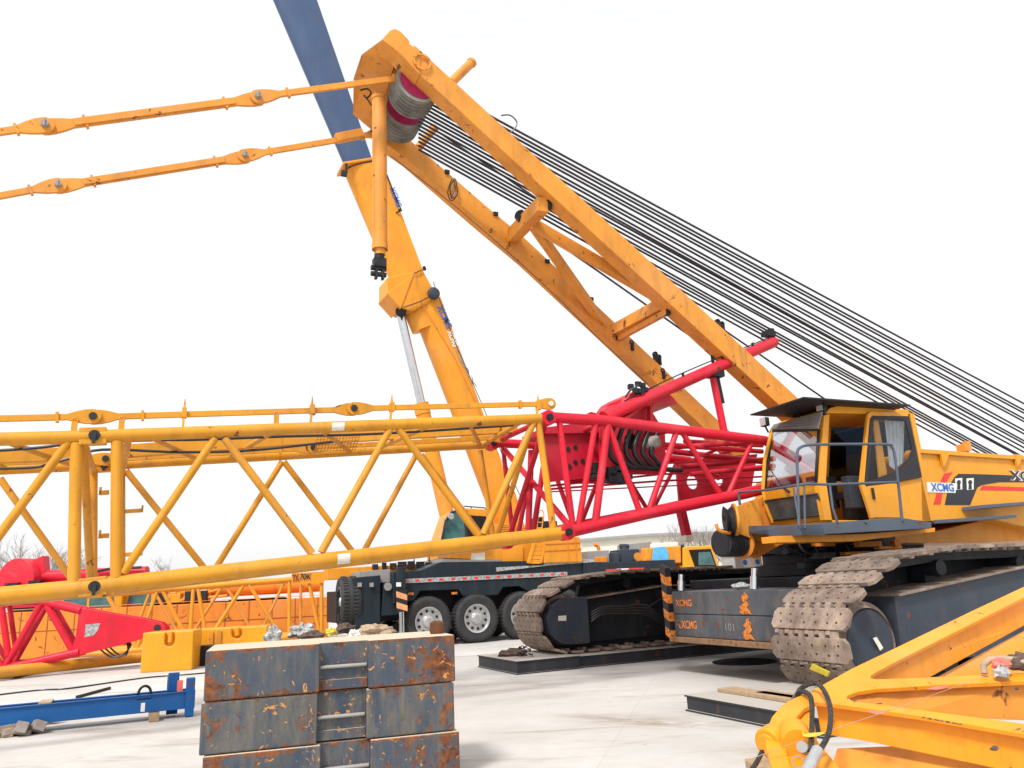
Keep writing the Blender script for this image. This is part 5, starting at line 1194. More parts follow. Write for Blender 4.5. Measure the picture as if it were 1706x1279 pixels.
# rubbish between the stack and the mobile crane
def junk(name, x, y, Yd, rx, rz, mat, label, cat, seed):
    p = YP(x, y, Yd); c = p.copy(); mb = MB(); n = max(1, int(p.z / rz))
    lump(mb, c - Z * rz * .35, rx * .8, rx * .6, rz * .6, seed, 34, 22); single(name, mb, mat, Vector((c.x, c.y, c.z - rz * .6)), label, cat)
    return c
jt = thing('work_bench', YP(530, 1075, 19).xy.to_3d(), 'low steel bench hidden behind the slab stack, loaded with rubbish', 'bench')
q = jt.location; mb = MB(); mb.box(q + Z * .42, Vector((2.1, .3, 0)), Vector((-.1, .7, 0)), Z * .05); part('bench_top', mb, M['dark'], jt)
for a_, b_ in ((-1.8, -.8), (-1.8, .4), (1.8, -.3), (1.8, .8)):
    mb = MB(); mb.box(q + Vector((a_, b_, .19)), Vector((.06, 0, 0)), Vector((0, .06, 0)), Z * .19); part('leg', mb, M['dark'], jt)
junk('plastic_sheet', 505, 1046, 19, .36, .28, M['plastic'], 'crumpled clear plastic sheeting between the lattice posts', 'sheeting', 21)
junk('plastic_sheet', 455, 1052, 18.6, .22, .34, M['plastic'], 'crumpled clear plastic sheeting at the end of the yellow block', 'sheeting', 22)
junk('sack', 520, 1055, 18.4, .34, .16, M['rag'], 'dark sack lying among the rubbish behind the slab stack', 'sack', 23)
junk('sack', 622, 1046, 18.6, .50, .22, M['cardboard'], 'tan sack lying among the rubbish before the mobile crane', 'sack', 24)
junk('paper_scrap', 552, 1050, 18.3, .16, .14, M['tape'], 'yellow and white wrapper among the rubbish behind the stack', 'wrapper', 25)
junk('paper_scrap', 590, 1052, 18.3, .15, .13, M['white'], 'white paper scrap among the rubbish behind the stack', 'paper', 26)
junk('sack', 575, 1043, 18.9, .26, .2, M['rag'], 'brown sack at the foot of the spare tyre', 'sack', 27)

# ================================================================== RED BOOM FAR LEFT
fl_ = thing('red_boom', YP(60, 985, 42).xy.to_3d(), 'distant red boom with a round winch housing beyond the orange tank', 'boom section')
F_ = lambda x, y, Yd=42: YP(x, y, Yd)
mb = MB(); mb.tube([F_(-60, 966), F_(245, 953)], .32, 14); mb.tube([F_(-60, 985), F_(200, 972)], .3, 14); part('chord', mb, M['red'], fl_)
mb = MB(); mb.lathe([(.1, -.6), (1.15, -.6), (1.15, .6), (.1, .6)], F_(40, 967), Vector((.2, 1, 0)), 36); part('winch_housing', mb, M['red'], fl_, .03)
mb = MB(); mb.box(F_(70, 945), Vector((.25, 0, .1)), Vector((0, .3, 0)), Vector((-.1, 0, .5))); part('bracket', mb, M['red'], fl_, .03)
mb = MB(); mb.tube([F_(160, 952, 41.5), F_(185, 947, 41.5), F_(235, 945, 41.5)], .08, 6); part('hose', mb, M['dark'], fl_)
mb = MB(); mb.box(F_(22, 978, 41.3), Vector((.35, 0, 0)), Vector((0, .2, 0)), Z * .22); part('winch_motor', mb, M['dark'], fl_)
mb = MB(); mb.box(F_(60, 972, 41.3), Vector((.3, 0, 0)), Vector((0, .2, 0)), Z * .15); part('winch_motor', mb, M['dark'], fl_)
mb = MB(); mb.box(F_(60, 998), Vector((5, .5, 0)), Vector((-.1, 1, 0)), Z * .4); part('base_frame', mb, M['shaded_red'], fl_)
mb = MB(); q = F_(60, 998); zz = (q.z - .4) / 2; mb.box(Vector((q.x, q.y, zz)), Vector((1, .1, 0)), Vector((-.05, .6, 0)), Z * zz); part('trestle', mb, M['dark'], fl_)

# ================================================================== MOBILE CRANE
mob = thing('mobile_crane', mc(3, 1.4, 0), 'big all-terrain mobile crane with dark chassis and raised blue and yellow telescopic boom', 'crane')
def mside(pts, n0, dn): mb = MB(); mb.prism([MP(x, y, n0) for x, y in pts], N2 * dn); return mb
ch = part('chassis', mside([(655, 952), (700, 950), (735, 936), (905, 934), (985, 936), (1010, 936), (1125, 932), (1125, 962), (960, 968), (940, 985), (880, 985), (864, 976), (838, 978), (830, 991), (772, 993), (764, 982), (700, 984), (690, 1000), (655, 1006)], .12, 2.5), M['chassis'], mob, .02)
part('frame_beam', mside([(560, 985), (1130, 955), (1130, 985), (640, 1035), (560, 1038)], .75, 1.2), M['dark'], ch, .02)
part('deck_plate', mside([(735, 931), (836, 933), (836, 940), (735, 941)], .3, 2.1), M['greybox'], ch)
wst = part('side_strip', mside([(827, 945), (906, 941), (906, 934), (940, 932), (990, 931), (990, 936), (912, 942), (828, 952)], .07, .1), M['plastic'], ch)
st = MB(); p, q = MP(664, 972, .10), MP(945, 959, .10); d_ = q - p
st.prism([p - Z * .0, q, q + Z * .13, p + Z * .13], -N2 * .012); part('reflector_strip', st, M['plastic'], ch)
for k in range(15):
    mb = MB(); a = p + d_ * ((k + .35) / 15); mb.prism([a + Z * .03, a + d_ * .022 + Z * .03, a + d_ * .022 + Z * .10, a + Z * .10], -N2 * .016); part('red_dash', mb, M['decal_red'], ch)
for (x, y) in ((684, 989), (757, 988), (905, 983)):
    mb = MB(); mb.box(MP(x, y, .09), D2 * .09, N2 * .02, Z * .035); part('marker_lamp', mb, M['decal_orange'], ch)
for x in (760, 838):        # hanging mud flaps between the wheels
    pass
# wheels
def wheel(t, n, zc, axis, parent, R=.725, wd_=.48, rim=M['alu']):
    c = mc(t, n, zc) if not isinstance(t, Vector) else t
    mb = MB(); mb.lathe([(.42, .05), (.60, .0), (.68, .01), (.715, .05), (R, .09), (R, wd_ - .09), (.715, wd_ - .05), (.66, wd_), (.42, wd_ - .05)], c, axis, 44, close=True)
    for k in range(44):
        a = 2 * math.pi * k / 44; ref = Z if abs(axis.z) < .9 else Vector((1, 0, 0)); u = axis.cross(ref).normalized(); q = axis.cross(u)
        r_ = u * math.cos(a) + q * math.sin(a); tt = -u * math.sin(a) + q * math.cos(a)
        for s_ in (.12, .34): mb.box(c + r_ * (R + .008) + axis * (s_ * wd_ / .48), r_ * .014, tt * .030, axis * .06 * wd_ / .48)
    w_ = part('wheel', mb, M['rubber'], parent)
    mb = MB(); mb.lathe([(.40, .30), (.41, .03), (.435, .02), (.435, .06), (.40, .09), (.37, .10), (.20, .08), (.19, .03), (.15, .0), (.10, -.02), (.0, -.02)], c, axis, 32); r_ = part('rim', mb, rim, w_)
    mb = MB()
    ref = Z if abs(axis.z) < .9 else Vector((1, 0, 0)); u = axis.cross(ref).normalized(); q = axis.cross(u)
    for k in range(10):
        a = 2 * math.pi * (k + .3) / 10; mb.lathe([(.045, 0), (.045, .012)], c + (u * math.cos(a) + q * math.sin(a)) * .31 + axis * .080, axis, 10)
    part('rim_hole', mb, M['black'], w_)
    mb = MB()
    for k in range(10):
        a = 2 * math.pi * k / 10; mb.lathe([(.02, -.03), (.02, .02)], c + (u * math.cos(a) + q * math.sin(a)) * .165 + axis * .03, axis, 6)
    part('wheel_nut', mb, M['greybox'], w_)
for k in range(-1, 4): wheel(1.6 * k, 0, .727, N2, mob)
for k in (-1, 0, 1): wheel(1.6 * k, 2.75, .727, -N2, mob)
wheel(MP(563, 1003, .9) , 0, 0, (D2 + N2 * -.10).normalized(), mob, .725, .60, M['alu'])
# rear boxes, outrigger, jack, tail lamp
bx = part('rear_box', mside([(590, 962), (634, 958), (634, 1050), (592, 1046)], .25, 1.9), M['chassis'], mob, .02)
part('rear_box', mside([(640, 970), (668, 968), (668, 1024), (636, 1026)], .2, 1.2), M['chassis'], mob, .02)
part('rear_top', mside([(598, 952), (650, 948), (650, 972), (598, 966)], .4, 1.6), M['greybox'], bx, .01)
mb = MB()
for k in range(2):
    mb = MB(); mb.box(MP(599 + 20 * k, 974, .2), D2 * .05, N2 * .05, Z * .06); part('box_fitting', mb, M['greybox'], bx)
mb = MB(); mb.lathe([(.0, 0), (.12, 0), (.12, .03), (0, .03)], MP(646, 977, .12), -N2, 18); part('box_fitting', mb, M['greybox'], bx)
part('under_box', mside([(585, 1040), (640, 1048), (664, 1036), (664, 1052), (600, 1060)], .5, 1.4), M['dark'], mob, .02)
mb = MB(); c = MP(575, 1028, .5); mb.box(c, D2 * .22, N2 * .06, Z * .10); tl = part('tail_lamp', mb, M['black'], mob, .01)
mb = MB()
for k in range(3): mb.box(c + D2 * (-.1 + .1 * k) - N2 * .065, D2 * .03, N2 * .006, Z * .05)
part('lamp_lens', mb, M['decal_red'], tl)
mb = MB(); a, b = MP(669, 1048, -.05), MP(667, 945, -.05); mb.bar(a + (b - a) * .30, b, .24, .24, N2); jk = part('outrigger_jack', mb, M['chassis'], mob, .01)
mb = MB(); mb.tube([a - (b - a) * .12, a + (b - a) * .32], .09, 14); part('jack_rod', mb, M['chrome'], jk)
mb = MB(); pn = a - (b - a) * .12; pn.z = .03; mb.lathe([(.3, 0), (.3, .06), (.12, .1)], Vector((pn.x, pn.y, .03)), Z, 20); part('jack_foot', mb, M['dark'], jk)
mb = MB(); pl4 = [MP(660, 984, -.22), MP(678, 982, -.22), MP(679, 1018, -.22), MP(661, 1020, -.22)]; mb.prism(pl4, N2 * .03); hz_ = part('hazard_plate', mb, M['black'], mob)
for a_, b_ in ((.02, .30), (.52, .80)):
    mb = MB(); L_, R_ = lambda t: pl4[0] + (pl4[3] - pl4[0]) * t, lambda t: pl4[1] + (pl4[2] - pl4[1]) * t
    mb.prism([L_(a_), R_(a_ + .22), R_(min(1, b_ + .2)), L_(b_)], -N2 * .006); part('hazard_stripe', mb, plain('peach', (.75, .33, .14)), hz_)
mb = MB(); mb.prism([MP(660, 970, -.2), MP(668, 970, -.2), MP(668, 977, -.2), MP(660, 977, -.2)], -N2 * .01); part('reflector', mb, M['white'], hz_)
yb2 = MB(); yb2.bar(MP(542, 957, 1.5), MP(735, 946, 1.5), .5, .34, Z); yb3 = part('stowed_jib', yb2, M['crane_orange'], mob, .02)
yb2 = MB()
for k in range(7): yb2.box(MP(625 + 15 * k, 944 - .8 * k, 1.2), D2 * random.uniform(.04, .2), N2 * .06, Z * random.uniform(.05, .12))
yb2.tube([MP(690, 938, 1.2), MP(690, 926, 1.2), MP(715, 922, 1.2), MP(715, 936, 1.2)], .025, 6); part('jib_fittings', yb2, M['dark'], yb3)
# superstructure
sup = part('superstructure', mside([(748, 905), (838, 898), (872, 890), (905, 890), (905, 936), (872, 937), (838, 934), (750, 930)], .35, 2.1), M['crane_orange'], mob, .03)
part('slew_ring', mside([(740, 930), (838, 934), (838, 945), (740, 950)], .6, 1.7), M['dark'], sup)
part('door_panel', mside([(838, 912), (872, 909), (872, 936), (838, 936)], .30, .1), M['crane_orange'], sup, .01)
part('info_panel', mside([(785, 922), (808, 920), (808, 932), (785, 933)], .335, .02), M['label'], sup)
part('tail_counterweight', mside([(906, 898), (935, 893), (966, 894), (971, 936), (906, 938)], .0, 2.9), M['crane_orange'], sup, .03)
sm_ = MB()
for (x0, y0, x1, y1) in ((907, 917, 970, 914), (945, 895, 947, 936), (958, 894, 961, 936), (907, 906, 969, 903)): sm_.bar(MP(x0, y0, -.01), MP(x1, y1, -.01), .03, .03, N2)
part('weight_seam', sm_, M['oldorange'], sup)
part('engine_hood', mside([(815, 872), (905, 880), (905, 900), (815, 900)], .7, 1.6), M['crane_orange'], sup, .03)
lv = MB()
for k in range(7): lv.bar(MP(838, 874 + 3.2 * k, .66), MP(884, 876 + 3.0 * k, .66), .04, .05, N2)
part('louvres', lv, M['mast_orange'], sup)
wn = MB()
for k in range(7): wn.box(MP(890 + 8 * (k % 4), 868 + 6 * (k // 2), 1.2), D2 * random.uniform(.1, .3), N2 * .2, Z * random.uniform(.06, .16))
part('winch_gear', wn, M['dark'], sup, .02)
ld = MB()
for (x0, y0, x1, y1) in ((880, 938, 890, 903), (900, 938, 908, 902)): ld.bar(MP(x0, y0, .05), MP(x1, y1, .05), .07, .12, N2)
for k in range(5):
    t_ = (k + .3) / 5; a, b = MP(880, 938, .05), MP(890, 903, .05); c_, e = MP(900, 938, .05), MP(908, 902, .05); ld.bar(a + (b - a) * t_, c_ + (e - c_) * t_, .05, .12, Z)
part('ladder', ld, M['crane_orange'], sup)
ld = MB()
for (x0, y0, x1, y1) in ((892, 902, 897, 856), (900, 902, 906, 856)): ld.tube([MP(x0, y0, .2), MP(x1, y1, .2)], .02, 6)
for k in range(5): ld.tube([MP(893 + k, 897 - 9 * k, .2), MP(902 + k, 897 - 9 * k, .2)], .018, 6)
ld.curve([MP(897, 858, .2), MP(900, 850, .2), MP(905, 852, .2), MP(906, 862, .2)], .018, 6); part('grab_ladder', ld, M['crane_orange'], sup)
# operator's cab
cb2 = part('operator_cab', mside([(772, 846), (812, 848), (814, 905), (738, 905), (737, 900), (752, 856)], .1, 1.1), M['crane_orange'], mob, .04)
part('front_window', mside([(738, 899), (745, 866), (753, 852), (771, 849), (776, 899)], .05, .06), M['teal_glass'], cb2)
part('side_window', mside([(780, 858), (810, 860), (810, 897), (780, 897)], .07, .04), M['darkglass'], cb2)
mb = MB(); mb.tube([MP(736, 900, .05), MP(742, 868, .05), MP(752, 853, .05), MP(772, 848, .05)], .035, 8); mb.tube([MP(776, 850, .06), MP(777, 902, .06)], .05, 8); part('window_seal', mb, M['black'], cb2)
mb = MB(); mb.lathe([(.0, 0), (.10, 0), (.10, .05), (0, .05)], MP(751, 860, -.1), -N2, 16); mb.curve([MP(732, 898, -.05), MP(737, 870, -.1), MP(748, 853, -.1)], .015, 5); part('mirror', mb, M['plastic'], cb2)
mb = MB(); mb.tube([MP(772, 846, .2), MP(774, 843, .2), MP(808, 846, .2), MP(810, 849, .2)], .02, 6); mb.tube([MP(785, 845, .2), MP(785, 849, .2)], .02, 6); part('roof_rail', mb, M['black'], cb2)
# boom foot, luffing ram
part('boom_pivot', mside([(838, 880), (842, 850), (850, 825), (858, 818), (862, 832), (870, 838), (872, 850), (868, 870), (880, 885)], 1.0, .10), M['crane_orange'], sup, .01)
part('boom_pivot', mside([(838, 880), (842, 850), (850, 825), (858, 818), (862, 832), (870, 838), (872, 850), (868, 870), (880, 885)], 1.9, .10), M['crane_orange'], sup, .01)
mb = MB(); mb.tube([MP(668, 526, 1.4), MP(706, 690, 1.4)], .15, 20); rm = part('luffing_rod', mb, M['chrome'], mob)
mb = MB(); mb.tube([MP(703, 680, 1.4), MP(752, 890, 1.4)], .25, 22); mb.tube([MP(701, 672, 1.4), MP(705, 690, 1.4)], .27, 22); part('luffing_barrel', mb, M['crane_orange'], rm)
mb = MB(); mb.tube([MP(668, 519, 1.0), MP(668, 519, 1.8)], .19, 16); part('ram_head', mb, M['dark'], rm)
def stage(Lb, Rb, Lt, Rt, name, mat, parent, w_=.48, drop=.32):
    """telescopic boom section: flat top and flanks, rounded belly"""
    st_ = []
    for L_, R_ in ((Lb, Rb), (Lt, Rt)):
        st_.append((MP(*L_, 1.4), MP(*R_, .95)))
    ax = ((st_[1][0] + st_[1][1]) - (st_[0][0] + st_[0][1])); ax -= N2 * ax.dot(N2); ax.normalize(); u = N2.cross(ax).normalized()
    if u.z < 0: u = -u
    vs = []; K = None
    for bel, top in st_:
        b0 = bel.dot(u); t0 = top.dot(u); h = (t0 - b0); ca = ((bel + top) / 2).dot(ax)
        nn = (O2 + N2 * 1.4).dot(N2); prof = [(t0, -w_), (t0, w_), (t0 - h * drop, w_)]
        yb_ = t0 - h * drop; hb_ = yb_ - b0
        for k in range(1, 16):
            a = math.pi * k / 16; prof.append((yb_ - hb_ * math.sin(a) ** .85, w_ * math.cos(a)))
        prof.append((yb_, -w_)); K = len(prof)
        for (uu, n_) in prof: vs.append(ax * ca + u * uu + N2 * (nn + n_))
    fs = [(i, (i + 1) % K, (i + 1) % K + K, i + K) for i in range(K)] + [tuple(range(K)), tuple(range(2 * K - 1, K - 1, -1))]
    sm = [i >= 2 and i < K - 1 for i in range(K)] + [False, False]
    mb = MB(); mb.add(vs, fs, sm); return part(name, mb, mat, parent), ax, u
bs1, ax1, u1 = stage((838, 905), (884, 905), (684, 508), (734, 498), 'boom_base_section', M['crane_orange'], mob, .50, .30)
bs2, ax2, u2 = stage((690, 560), (736, 530), (573, 285), (636, 268), 'boom_middle_section', M['crane_orange'], bs1, .42, .35)
bs3, ax3, u3 = stage((592, 318), (634, 300), (356, -230), (447, -240), 'boom_inner_section', M['blue_boom'], bs2 if False else bs1, .36, .06)
def collar(L_, R_, ax, u, ln, grow, w_, mat, nm_):
    a, b = MP(*L_, 1.4), MP(*R_, 1.4); c = (a + b) / 2; hh = abs((b - a).dot(u)) / 2 + grow
    mb = MB(); mb.box(c, ax * ln, u * hh, N2 * w_); return part(nm_, mb, mat, bs1, .03)
collar((572, 286), (618, 269), ax2, u2, .05, .09, .47, M['crane_orange'], 'collar')
mb = MB(); c = (MP(572, 287, 1.4) + MP(620, 270, 1.4)) / 2; mb.box(c + ax2 * .06, ax2 * .03, u2 * .62, N2 * .44); mb.box(MP(573, 289, .9), D2 * .10, N2 * .06, Z * .10); mb.box(MP(577, 281, .9), D2 * .04, N2 * .04, Z * .2); part('wear_pad', mb, M['dark'], bs1, .01)
hd_ = MB(); hd_.prism([MP(x, y, .90) for x, y in ((645, 462), (704, 449), (732, 499), (704, 509), (688, 518), (672, 514), (645, 490))], N2 * .98); part('boom_head', hd_, M['crane_orange'], bs1, .03)
mb = MB(); mb.prism([MP(x, y, .86) for x, y in ((645, 488), (690, 455), (668, 514))], N2 * 1.08); part('ram_bracket', mb, M['crane_orange'], bs1, .02)
mb = MB(); mb.lathe([(.05, 0), (.20, 0), (.22, .04), (.22, .14), (.16, .18), (.05, .18)], MP(721, 490, .8), -N2, 18); mb.tube([MP(672, 512, .84), MP(700, 502, .84), MP(716, 494, .84)], .02, 6); mb.tube([MP(690, 455, .84), MP(710, 446, .84)], .02, 6); part('cable_reel', mb, M['steelblue'], bs1, .01)
for a, b, n_ in (((708, 450), (706, 446), .8), ((743, 536), (746, 533), .8), ((664, 350), (668, 352), .85)):
    mb = MB(); mb.bar(MP(*a, n_), MP(*b, n_) + Z * .05, .08, .08); part('lug', mb, M['dark'], bs1)
mb = MB(); mb.tube([MP(644, 290, .9), MP(655, 318, .9), MP(669, 351, .9), MP(660, 354, .95)], .03, 6); part('grab_bar', mb, M['dark'], bs1)
mb = MB(); mb.tube([MP(722, 470, .7), MP(760, 575, .6), MP(806, 680, .5), MP(850, 790, .5), MP(880, 855, .5)], .014, 5); part('boom_cable', mb, M['hose'], bs1)
mb = MB(); mb.tube([MP(700, 500, .885), MP(760, 600, .885), MP(806, 700, .885), MP(850, 800, .885)], .012, 5); part('weld_line', mb, M['oldorange'], bs1)
nf2 = -N2
def strip_text(txt, a, b, h_, mat, n_): lettering(txt, MP(*a, n_), MP(*b, n_), h_, mat, bs1, -N2, bold=.03)
strip_text('XCMG', (727, 510), (744, 548), .26, M['decal_blue'], .885)
strip_text('XCMG', (744, 552), (755, 578), .22, M['white'], .885)
strip_text('QAY', (757, 582), (790, 650), .16, M['greybox'], .885)
strip_text('XCMG', (648, 312), (661, 345), .22, M['decal_blue'], .965)
# front part: engine deck and carrier cab
ek = part('engine_deck', mside([(972, 938), (1125, 935), (1128, 965), (972, 972)], .05, 2.5), M['chassis'], mob, .02)
for (x, y, w_, mt_) in ((1022, 950, 20, 'decal_red'), (1040, 949, 20, 'white'), (1060, 948, 20, 'decal_red')):
    mb = MB(); a, b = MP(x - 16, y, .04), MP(x + 16, y - 1, .04); mb.bar(a + (b - a) * .1, b - (b - a) * .1, .015, .07); part('reflector', mb, M[mt_], ek)
part('silver_box', mside([(980, 918), (1015, 916), (1015, 938), (980, 939)], .4, .9), M['greybox'], ek, .02)
part('orange_cover', mside([(992, 928), (1012, 927), (1012, 938), (992, 938)], .35, .3), M['oldorange'], ek, .02)
mb = MB(); mb.curve([MP(998, 917, .8), MP(996, 910, .8), MP(990, 907, .8)], .06, 8); part('exhaust_pipe', mb, M['oldorange'], ek)
mb = MB(); mb.tube([MP(1040, 938, .8), MP(1040, 912, .8)], .16, 14); mb.tube([MP(1033, 910, .8), MP(1047, 910, .8)], .09, 12); mb.box(MP(1045, 926, .9), D2 * .5, N2 * .4, Z * .22); mb.box(MP(1022, 930, .7), D2 * .12, N2 * .2, Z * .2); part('engine', mb, M['steelblue'], ek, .03)
mb = MB(); mb.lathe([(.03, 0), (.16, 0), (.16, .05), (.03, .05)], MP(1062, 928, .5), -N2, 18); part('fan', mb, M['mast_orange'], ek)
part('grey_box', mside([(1064, 904), (1086, 902), (1086, 936), (1064, 937)], .5, 1.4), M['greybox'], ek, .02)
part('yellow_hood', mside([(1076, 913), (1135, 909), (1136, 938), (1076, 938)], .2, 1.9), M['crane_orange'], ek, .04)
mb = MB(); mb.prism([MP(x, y, .18) for x, y in ((1088, 912), (1107, 910), (1113, 920), (1113, 934), (1086, 934))], -N2 * .02); part('blue_sheet', mb, M['skyblue'], ek, .01)
part('hood_top', mside([(1086, 906), (1130, 903), (1130, 910), (1086, 913)], .4, 1.4), M['white'], ek, .02)
cc_ = part('carrier_cab', mside([(1140, 911), (1187, 908), (1200, 945), (1202, 990), (1140, 990)], .05, 2.5), M['cab_yellow'], mob, .05)
part('cab_window', mside([(1148, 916), (1184, 914), (1194, 943), (1158, 944)], .03, .04), M['darkglass'], cc_)
part('cab_window', mside([(1164, 920), (1183, 919), (1191, 941), (1164, 941)], .02, .03), M['teal_glass'], cc_)
mb = MB(); mb.tube([MP(1137, 908, .2), MP(1137, 942, .2)], .06, 8); part('snorkel', mb, M['dark'], cc_)

# ================================================================== WAREHOUSE AND BARE TREES
def wpt(x, y, Yd=95): return YP(x, y, Yd)
wa = wpt(968, 945); wb = wpt(1320, 935); wa.z = wb.z = 0; wt = wpt(968, 902).z; wr = wpt(1085, 893).z
wdir = (wb - wa).normalized(); wn_ = Vector((-wdir.y, wdir.x, 0)); WL_ = (wb - wa).length
wh = thing('warehouse', wa + wdir * WL_ / 2, 'long pale warehouse with a low ridge far behind the cranes', 'warehouse')
mb = MB(); mb.prism([wa, wb, wb + Z * wt, wa + wdir * WL_ * .33 + Z * wr, wa + Z * wt], wn_ * 40); part('wall', mb, M['cream'], wh)
mb = MB(); mb.bar(wa + Z * (wt + .15) - wn_ * .3, wa + wdir * WL_ * .33 + Z * (wr + .15) - wn_ * .3, .5, .3); mb.bar(wa + wdir * WL_ * .33 + Z * (wr + .15) - wn_ * .3, wb + Z * (wt + .15) - wn_ * .3, .5, .3); part('eave', mb, M['greybox'], wh)
mb = MB()
for k in range(6): mb.box(wa + wdir * WL_ * (k + .5) / 6 - wn_ * .05 + Z * 2.2, wdir * .9, wn_ * .05, Z * 1.1)
part('window', mb, M['darkglass'], wh)
def bare_tree(x, ytop, Yd, label, seed, ybase=None):
    rnd = random.Random(seed); p = YP(x, 950, Yd); p.z = 0; hh = YP(x, ytop, Yd).z * 1.22
    t_ = thing('bare_tree', p, label, 'tree', 'bare winter trees beyond the yard')
    tk = MB(); tk.tube([p, p + Z * hh * .25 + Vector((rnd.uniform(-.2, .2), 0, 0)), p + Z * hh * .5], [hh * .03, hh * .024, hh * .016], 8); part('trunk', tk, M['bark'], t_)
    cr = MB()
    def grow(a, d, ln, r, lev):
        b = a + d * ln; cr.tube([a, (a + b) / 2 + Vector((rnd.uniform(-1, 1), rnd.uniform(-1, 1), 0)) * ln * .05, b], [r, r * .8, r * .55], 4, False)
        if lev == 0: return
        for _ in range(3):
            dd = (d + Vector((rnd.uniform(-.7, .7), rnd.uniform(-.7, .7), rnd.uniform(-.05, .45)))).normalized(); grow(a + (b - a) * rnd.uniform(.45, 1), dd, ln * rnd.uniform(.55, .8), r * .6, lev - 1)
    for k in range(9):
        a = k * .7 + rnd.uniform(0, .4); grow(p + Z * hh * rnd.uniform(.22, .5), Vector((math.cos(a) * .55, math.sin(a) * .55, 1)).normalized(), hh * rnd.uniform(.2, .27), hh * .006, 4)
    part('crown', cr, M['bark'], t_)
for k, (x, y, Yd) in enumerate(((10, 935, 80), (38, 918, 78), (84, 924, 82), (112, 926, 80), (140, 938, 86), (282, 942, 95), (1118, 897, 78), (1140, 892, 75), (1165, 890, 80), (1188, 892, 76), (1210, 891, 82), (1235, 894, 78))):
    lb = ['bare tree at the very edge beside the winch housing', 'bare tree above the round red winch housing', 'bare tree between red winch housing and boom brace', 'bare tree seen just before the thick yellow boom post', 'bare tree seen past the thick yellow boom post', 'small far bare tree behind the lattice section', 'bare tree against the end of the warehouse roof', 'bare tree close to the red boom leg, warehouse side', 'bare tree close to the red boom leg, cab side', 'bare tree above the yellow carrier cab', 'bare tree beside the crane rope drum', 'bare tree behind the crane rope drum'][k]
    bare_tree(x, y, Yd, lb, 40 + k)

# ================================================================== ORANGE FRAME IN THE FOREGROUND
FA, FB, FC = YP(1310, 1210, 4.7), YP(1706, 1222, 4.5), YP(1706, 985, 6.4)
FN = (FB - FA).cross(FC - FA).normalized()
if FN.dot(EYE - FA) < 0: FN = -FN
def fp(x, y, o=0): return hit(x, y, FA + FN * o, FN)
fr0 = thing('forked_bracket', Vector((fp(1500, 1200).x, fp(1500, 1200).y, 0)), 'orange forked steel frame with a round pin boss under a wire rope sling', 'frame')
flg = [(1340, 1156), (1373, 1139), (1420, 1113), (1500, 1075), (1620, 1017), (1800, 933), (1800, 948), (1706, 995), (1600, 1048), (1500, 1098), (1462, 1118), (1452, 1124), (1450, 1129), (1460, 1131), (1546, 1128), (1631, 1124), (1800, 1117), (1800, 1128), (1706, 1134), (1560, 1141), (1460, 1147), (1428, 1152), (1412, 1158), (1411, 1164), (1424, 1168), (1540, 1183), (1706, 1205), (1800, 1218), (1800, 1237), (1706, 1222), (1537, 1193), (1411, 1175), (1360, 1169), (1340, 1180), (1322, 1200), (1312, 1222), (1310, 1250), (1318, 1280), (1334, 1310), (1300, 1310), (1284, 1275), (1276, 1245), (1276, 1218), (1286, 1194), (1304, 1173), (1322, 1163)]
mb = MB(); mb.prism([fp(x, y) for x, y in flg], -FN * .028); part('flange', mb, M['frame_orange'], fr0, .004)
dpt = Vector((.12, .55, -.85)).normalized()
def web(pts_top, pts_bot, o=-.03, th=.03, depth=None):
    mb = MB(); n0 = FN * o
    top = [fp(x, y, o) for x, y in pts_top]
    # webs stand square to the flange and run down behind it
    A = top[0]; run = (top[-1] - top[0]).normalized(); wn2 = (FN * .35 - Z + Vector((0, .12, 0))); wn2 = (wn2 - run * wn2.dot(run)).normalized(); pn_ = run.cross(wn2).normalized()
    bot = [hit(x, y, A, pn_) for x, y in pts_bot]
    mb.prism(top + bot[::-1], pn_ * th * (1 if pn_.dot(A - EYE) > 0 else -1)); return mb
part('web', web([(1452, 1124), (1500, 1097), (1706, 993), (1800, 946)], [(1456, 1131), (1546, 1130), (1706, 1042), (1800, 992)]), M['frame_orange'], fr0, .003)
part('web', web([(1412, 1160), (1460, 1146), (1560, 1140), (1706, 1133), (1800, 1127)], [(1424, 1170), (1540, 1184), (1620, 1196), (1706, 1200), (1800, 1206)]), M['mast_orange'], fr0, .003)
part('web', web([(1358, 1167), (1411, 1174), (1537, 1192), (1706, 1221), (1800, 1236)], [(1368, 1222), (1440, 1234), (1537, 1254), (1706, 1290), (1800, 1308)]), M['frame_orange'], fr0, .003)
# lower flange seen under the front arm, and the arm beyond
lowf = MB(); A0 = fp(1400, 1240) + Vector((.02, .30, -.20)); nl_ = FN
lowf.prism([hit(x, y, A0, nl_) for x, y in ((1395, 1246), (1500, 1242), (1620, 1268), (1800, 1300), (1800, 1370), (1560, 1310), (1380, 1290))], -nl_ * .03); part('lower_flange', lowf, M['mast_orange'], fr0, .004)
fa2 = MB(); A1 = fp(1640, 1090) + Vector((.15, .55, -.1))
fa2.prism([hit(x, y, A1, FN) for x, y in ((1560, 1128), (1706, 1050), (1800, 1000), (1800, 1100), (1706, 1124), (1640, 1128))], -FN * .04); part('far_arm', fa2, M['mast_orange'], fr0, .004)
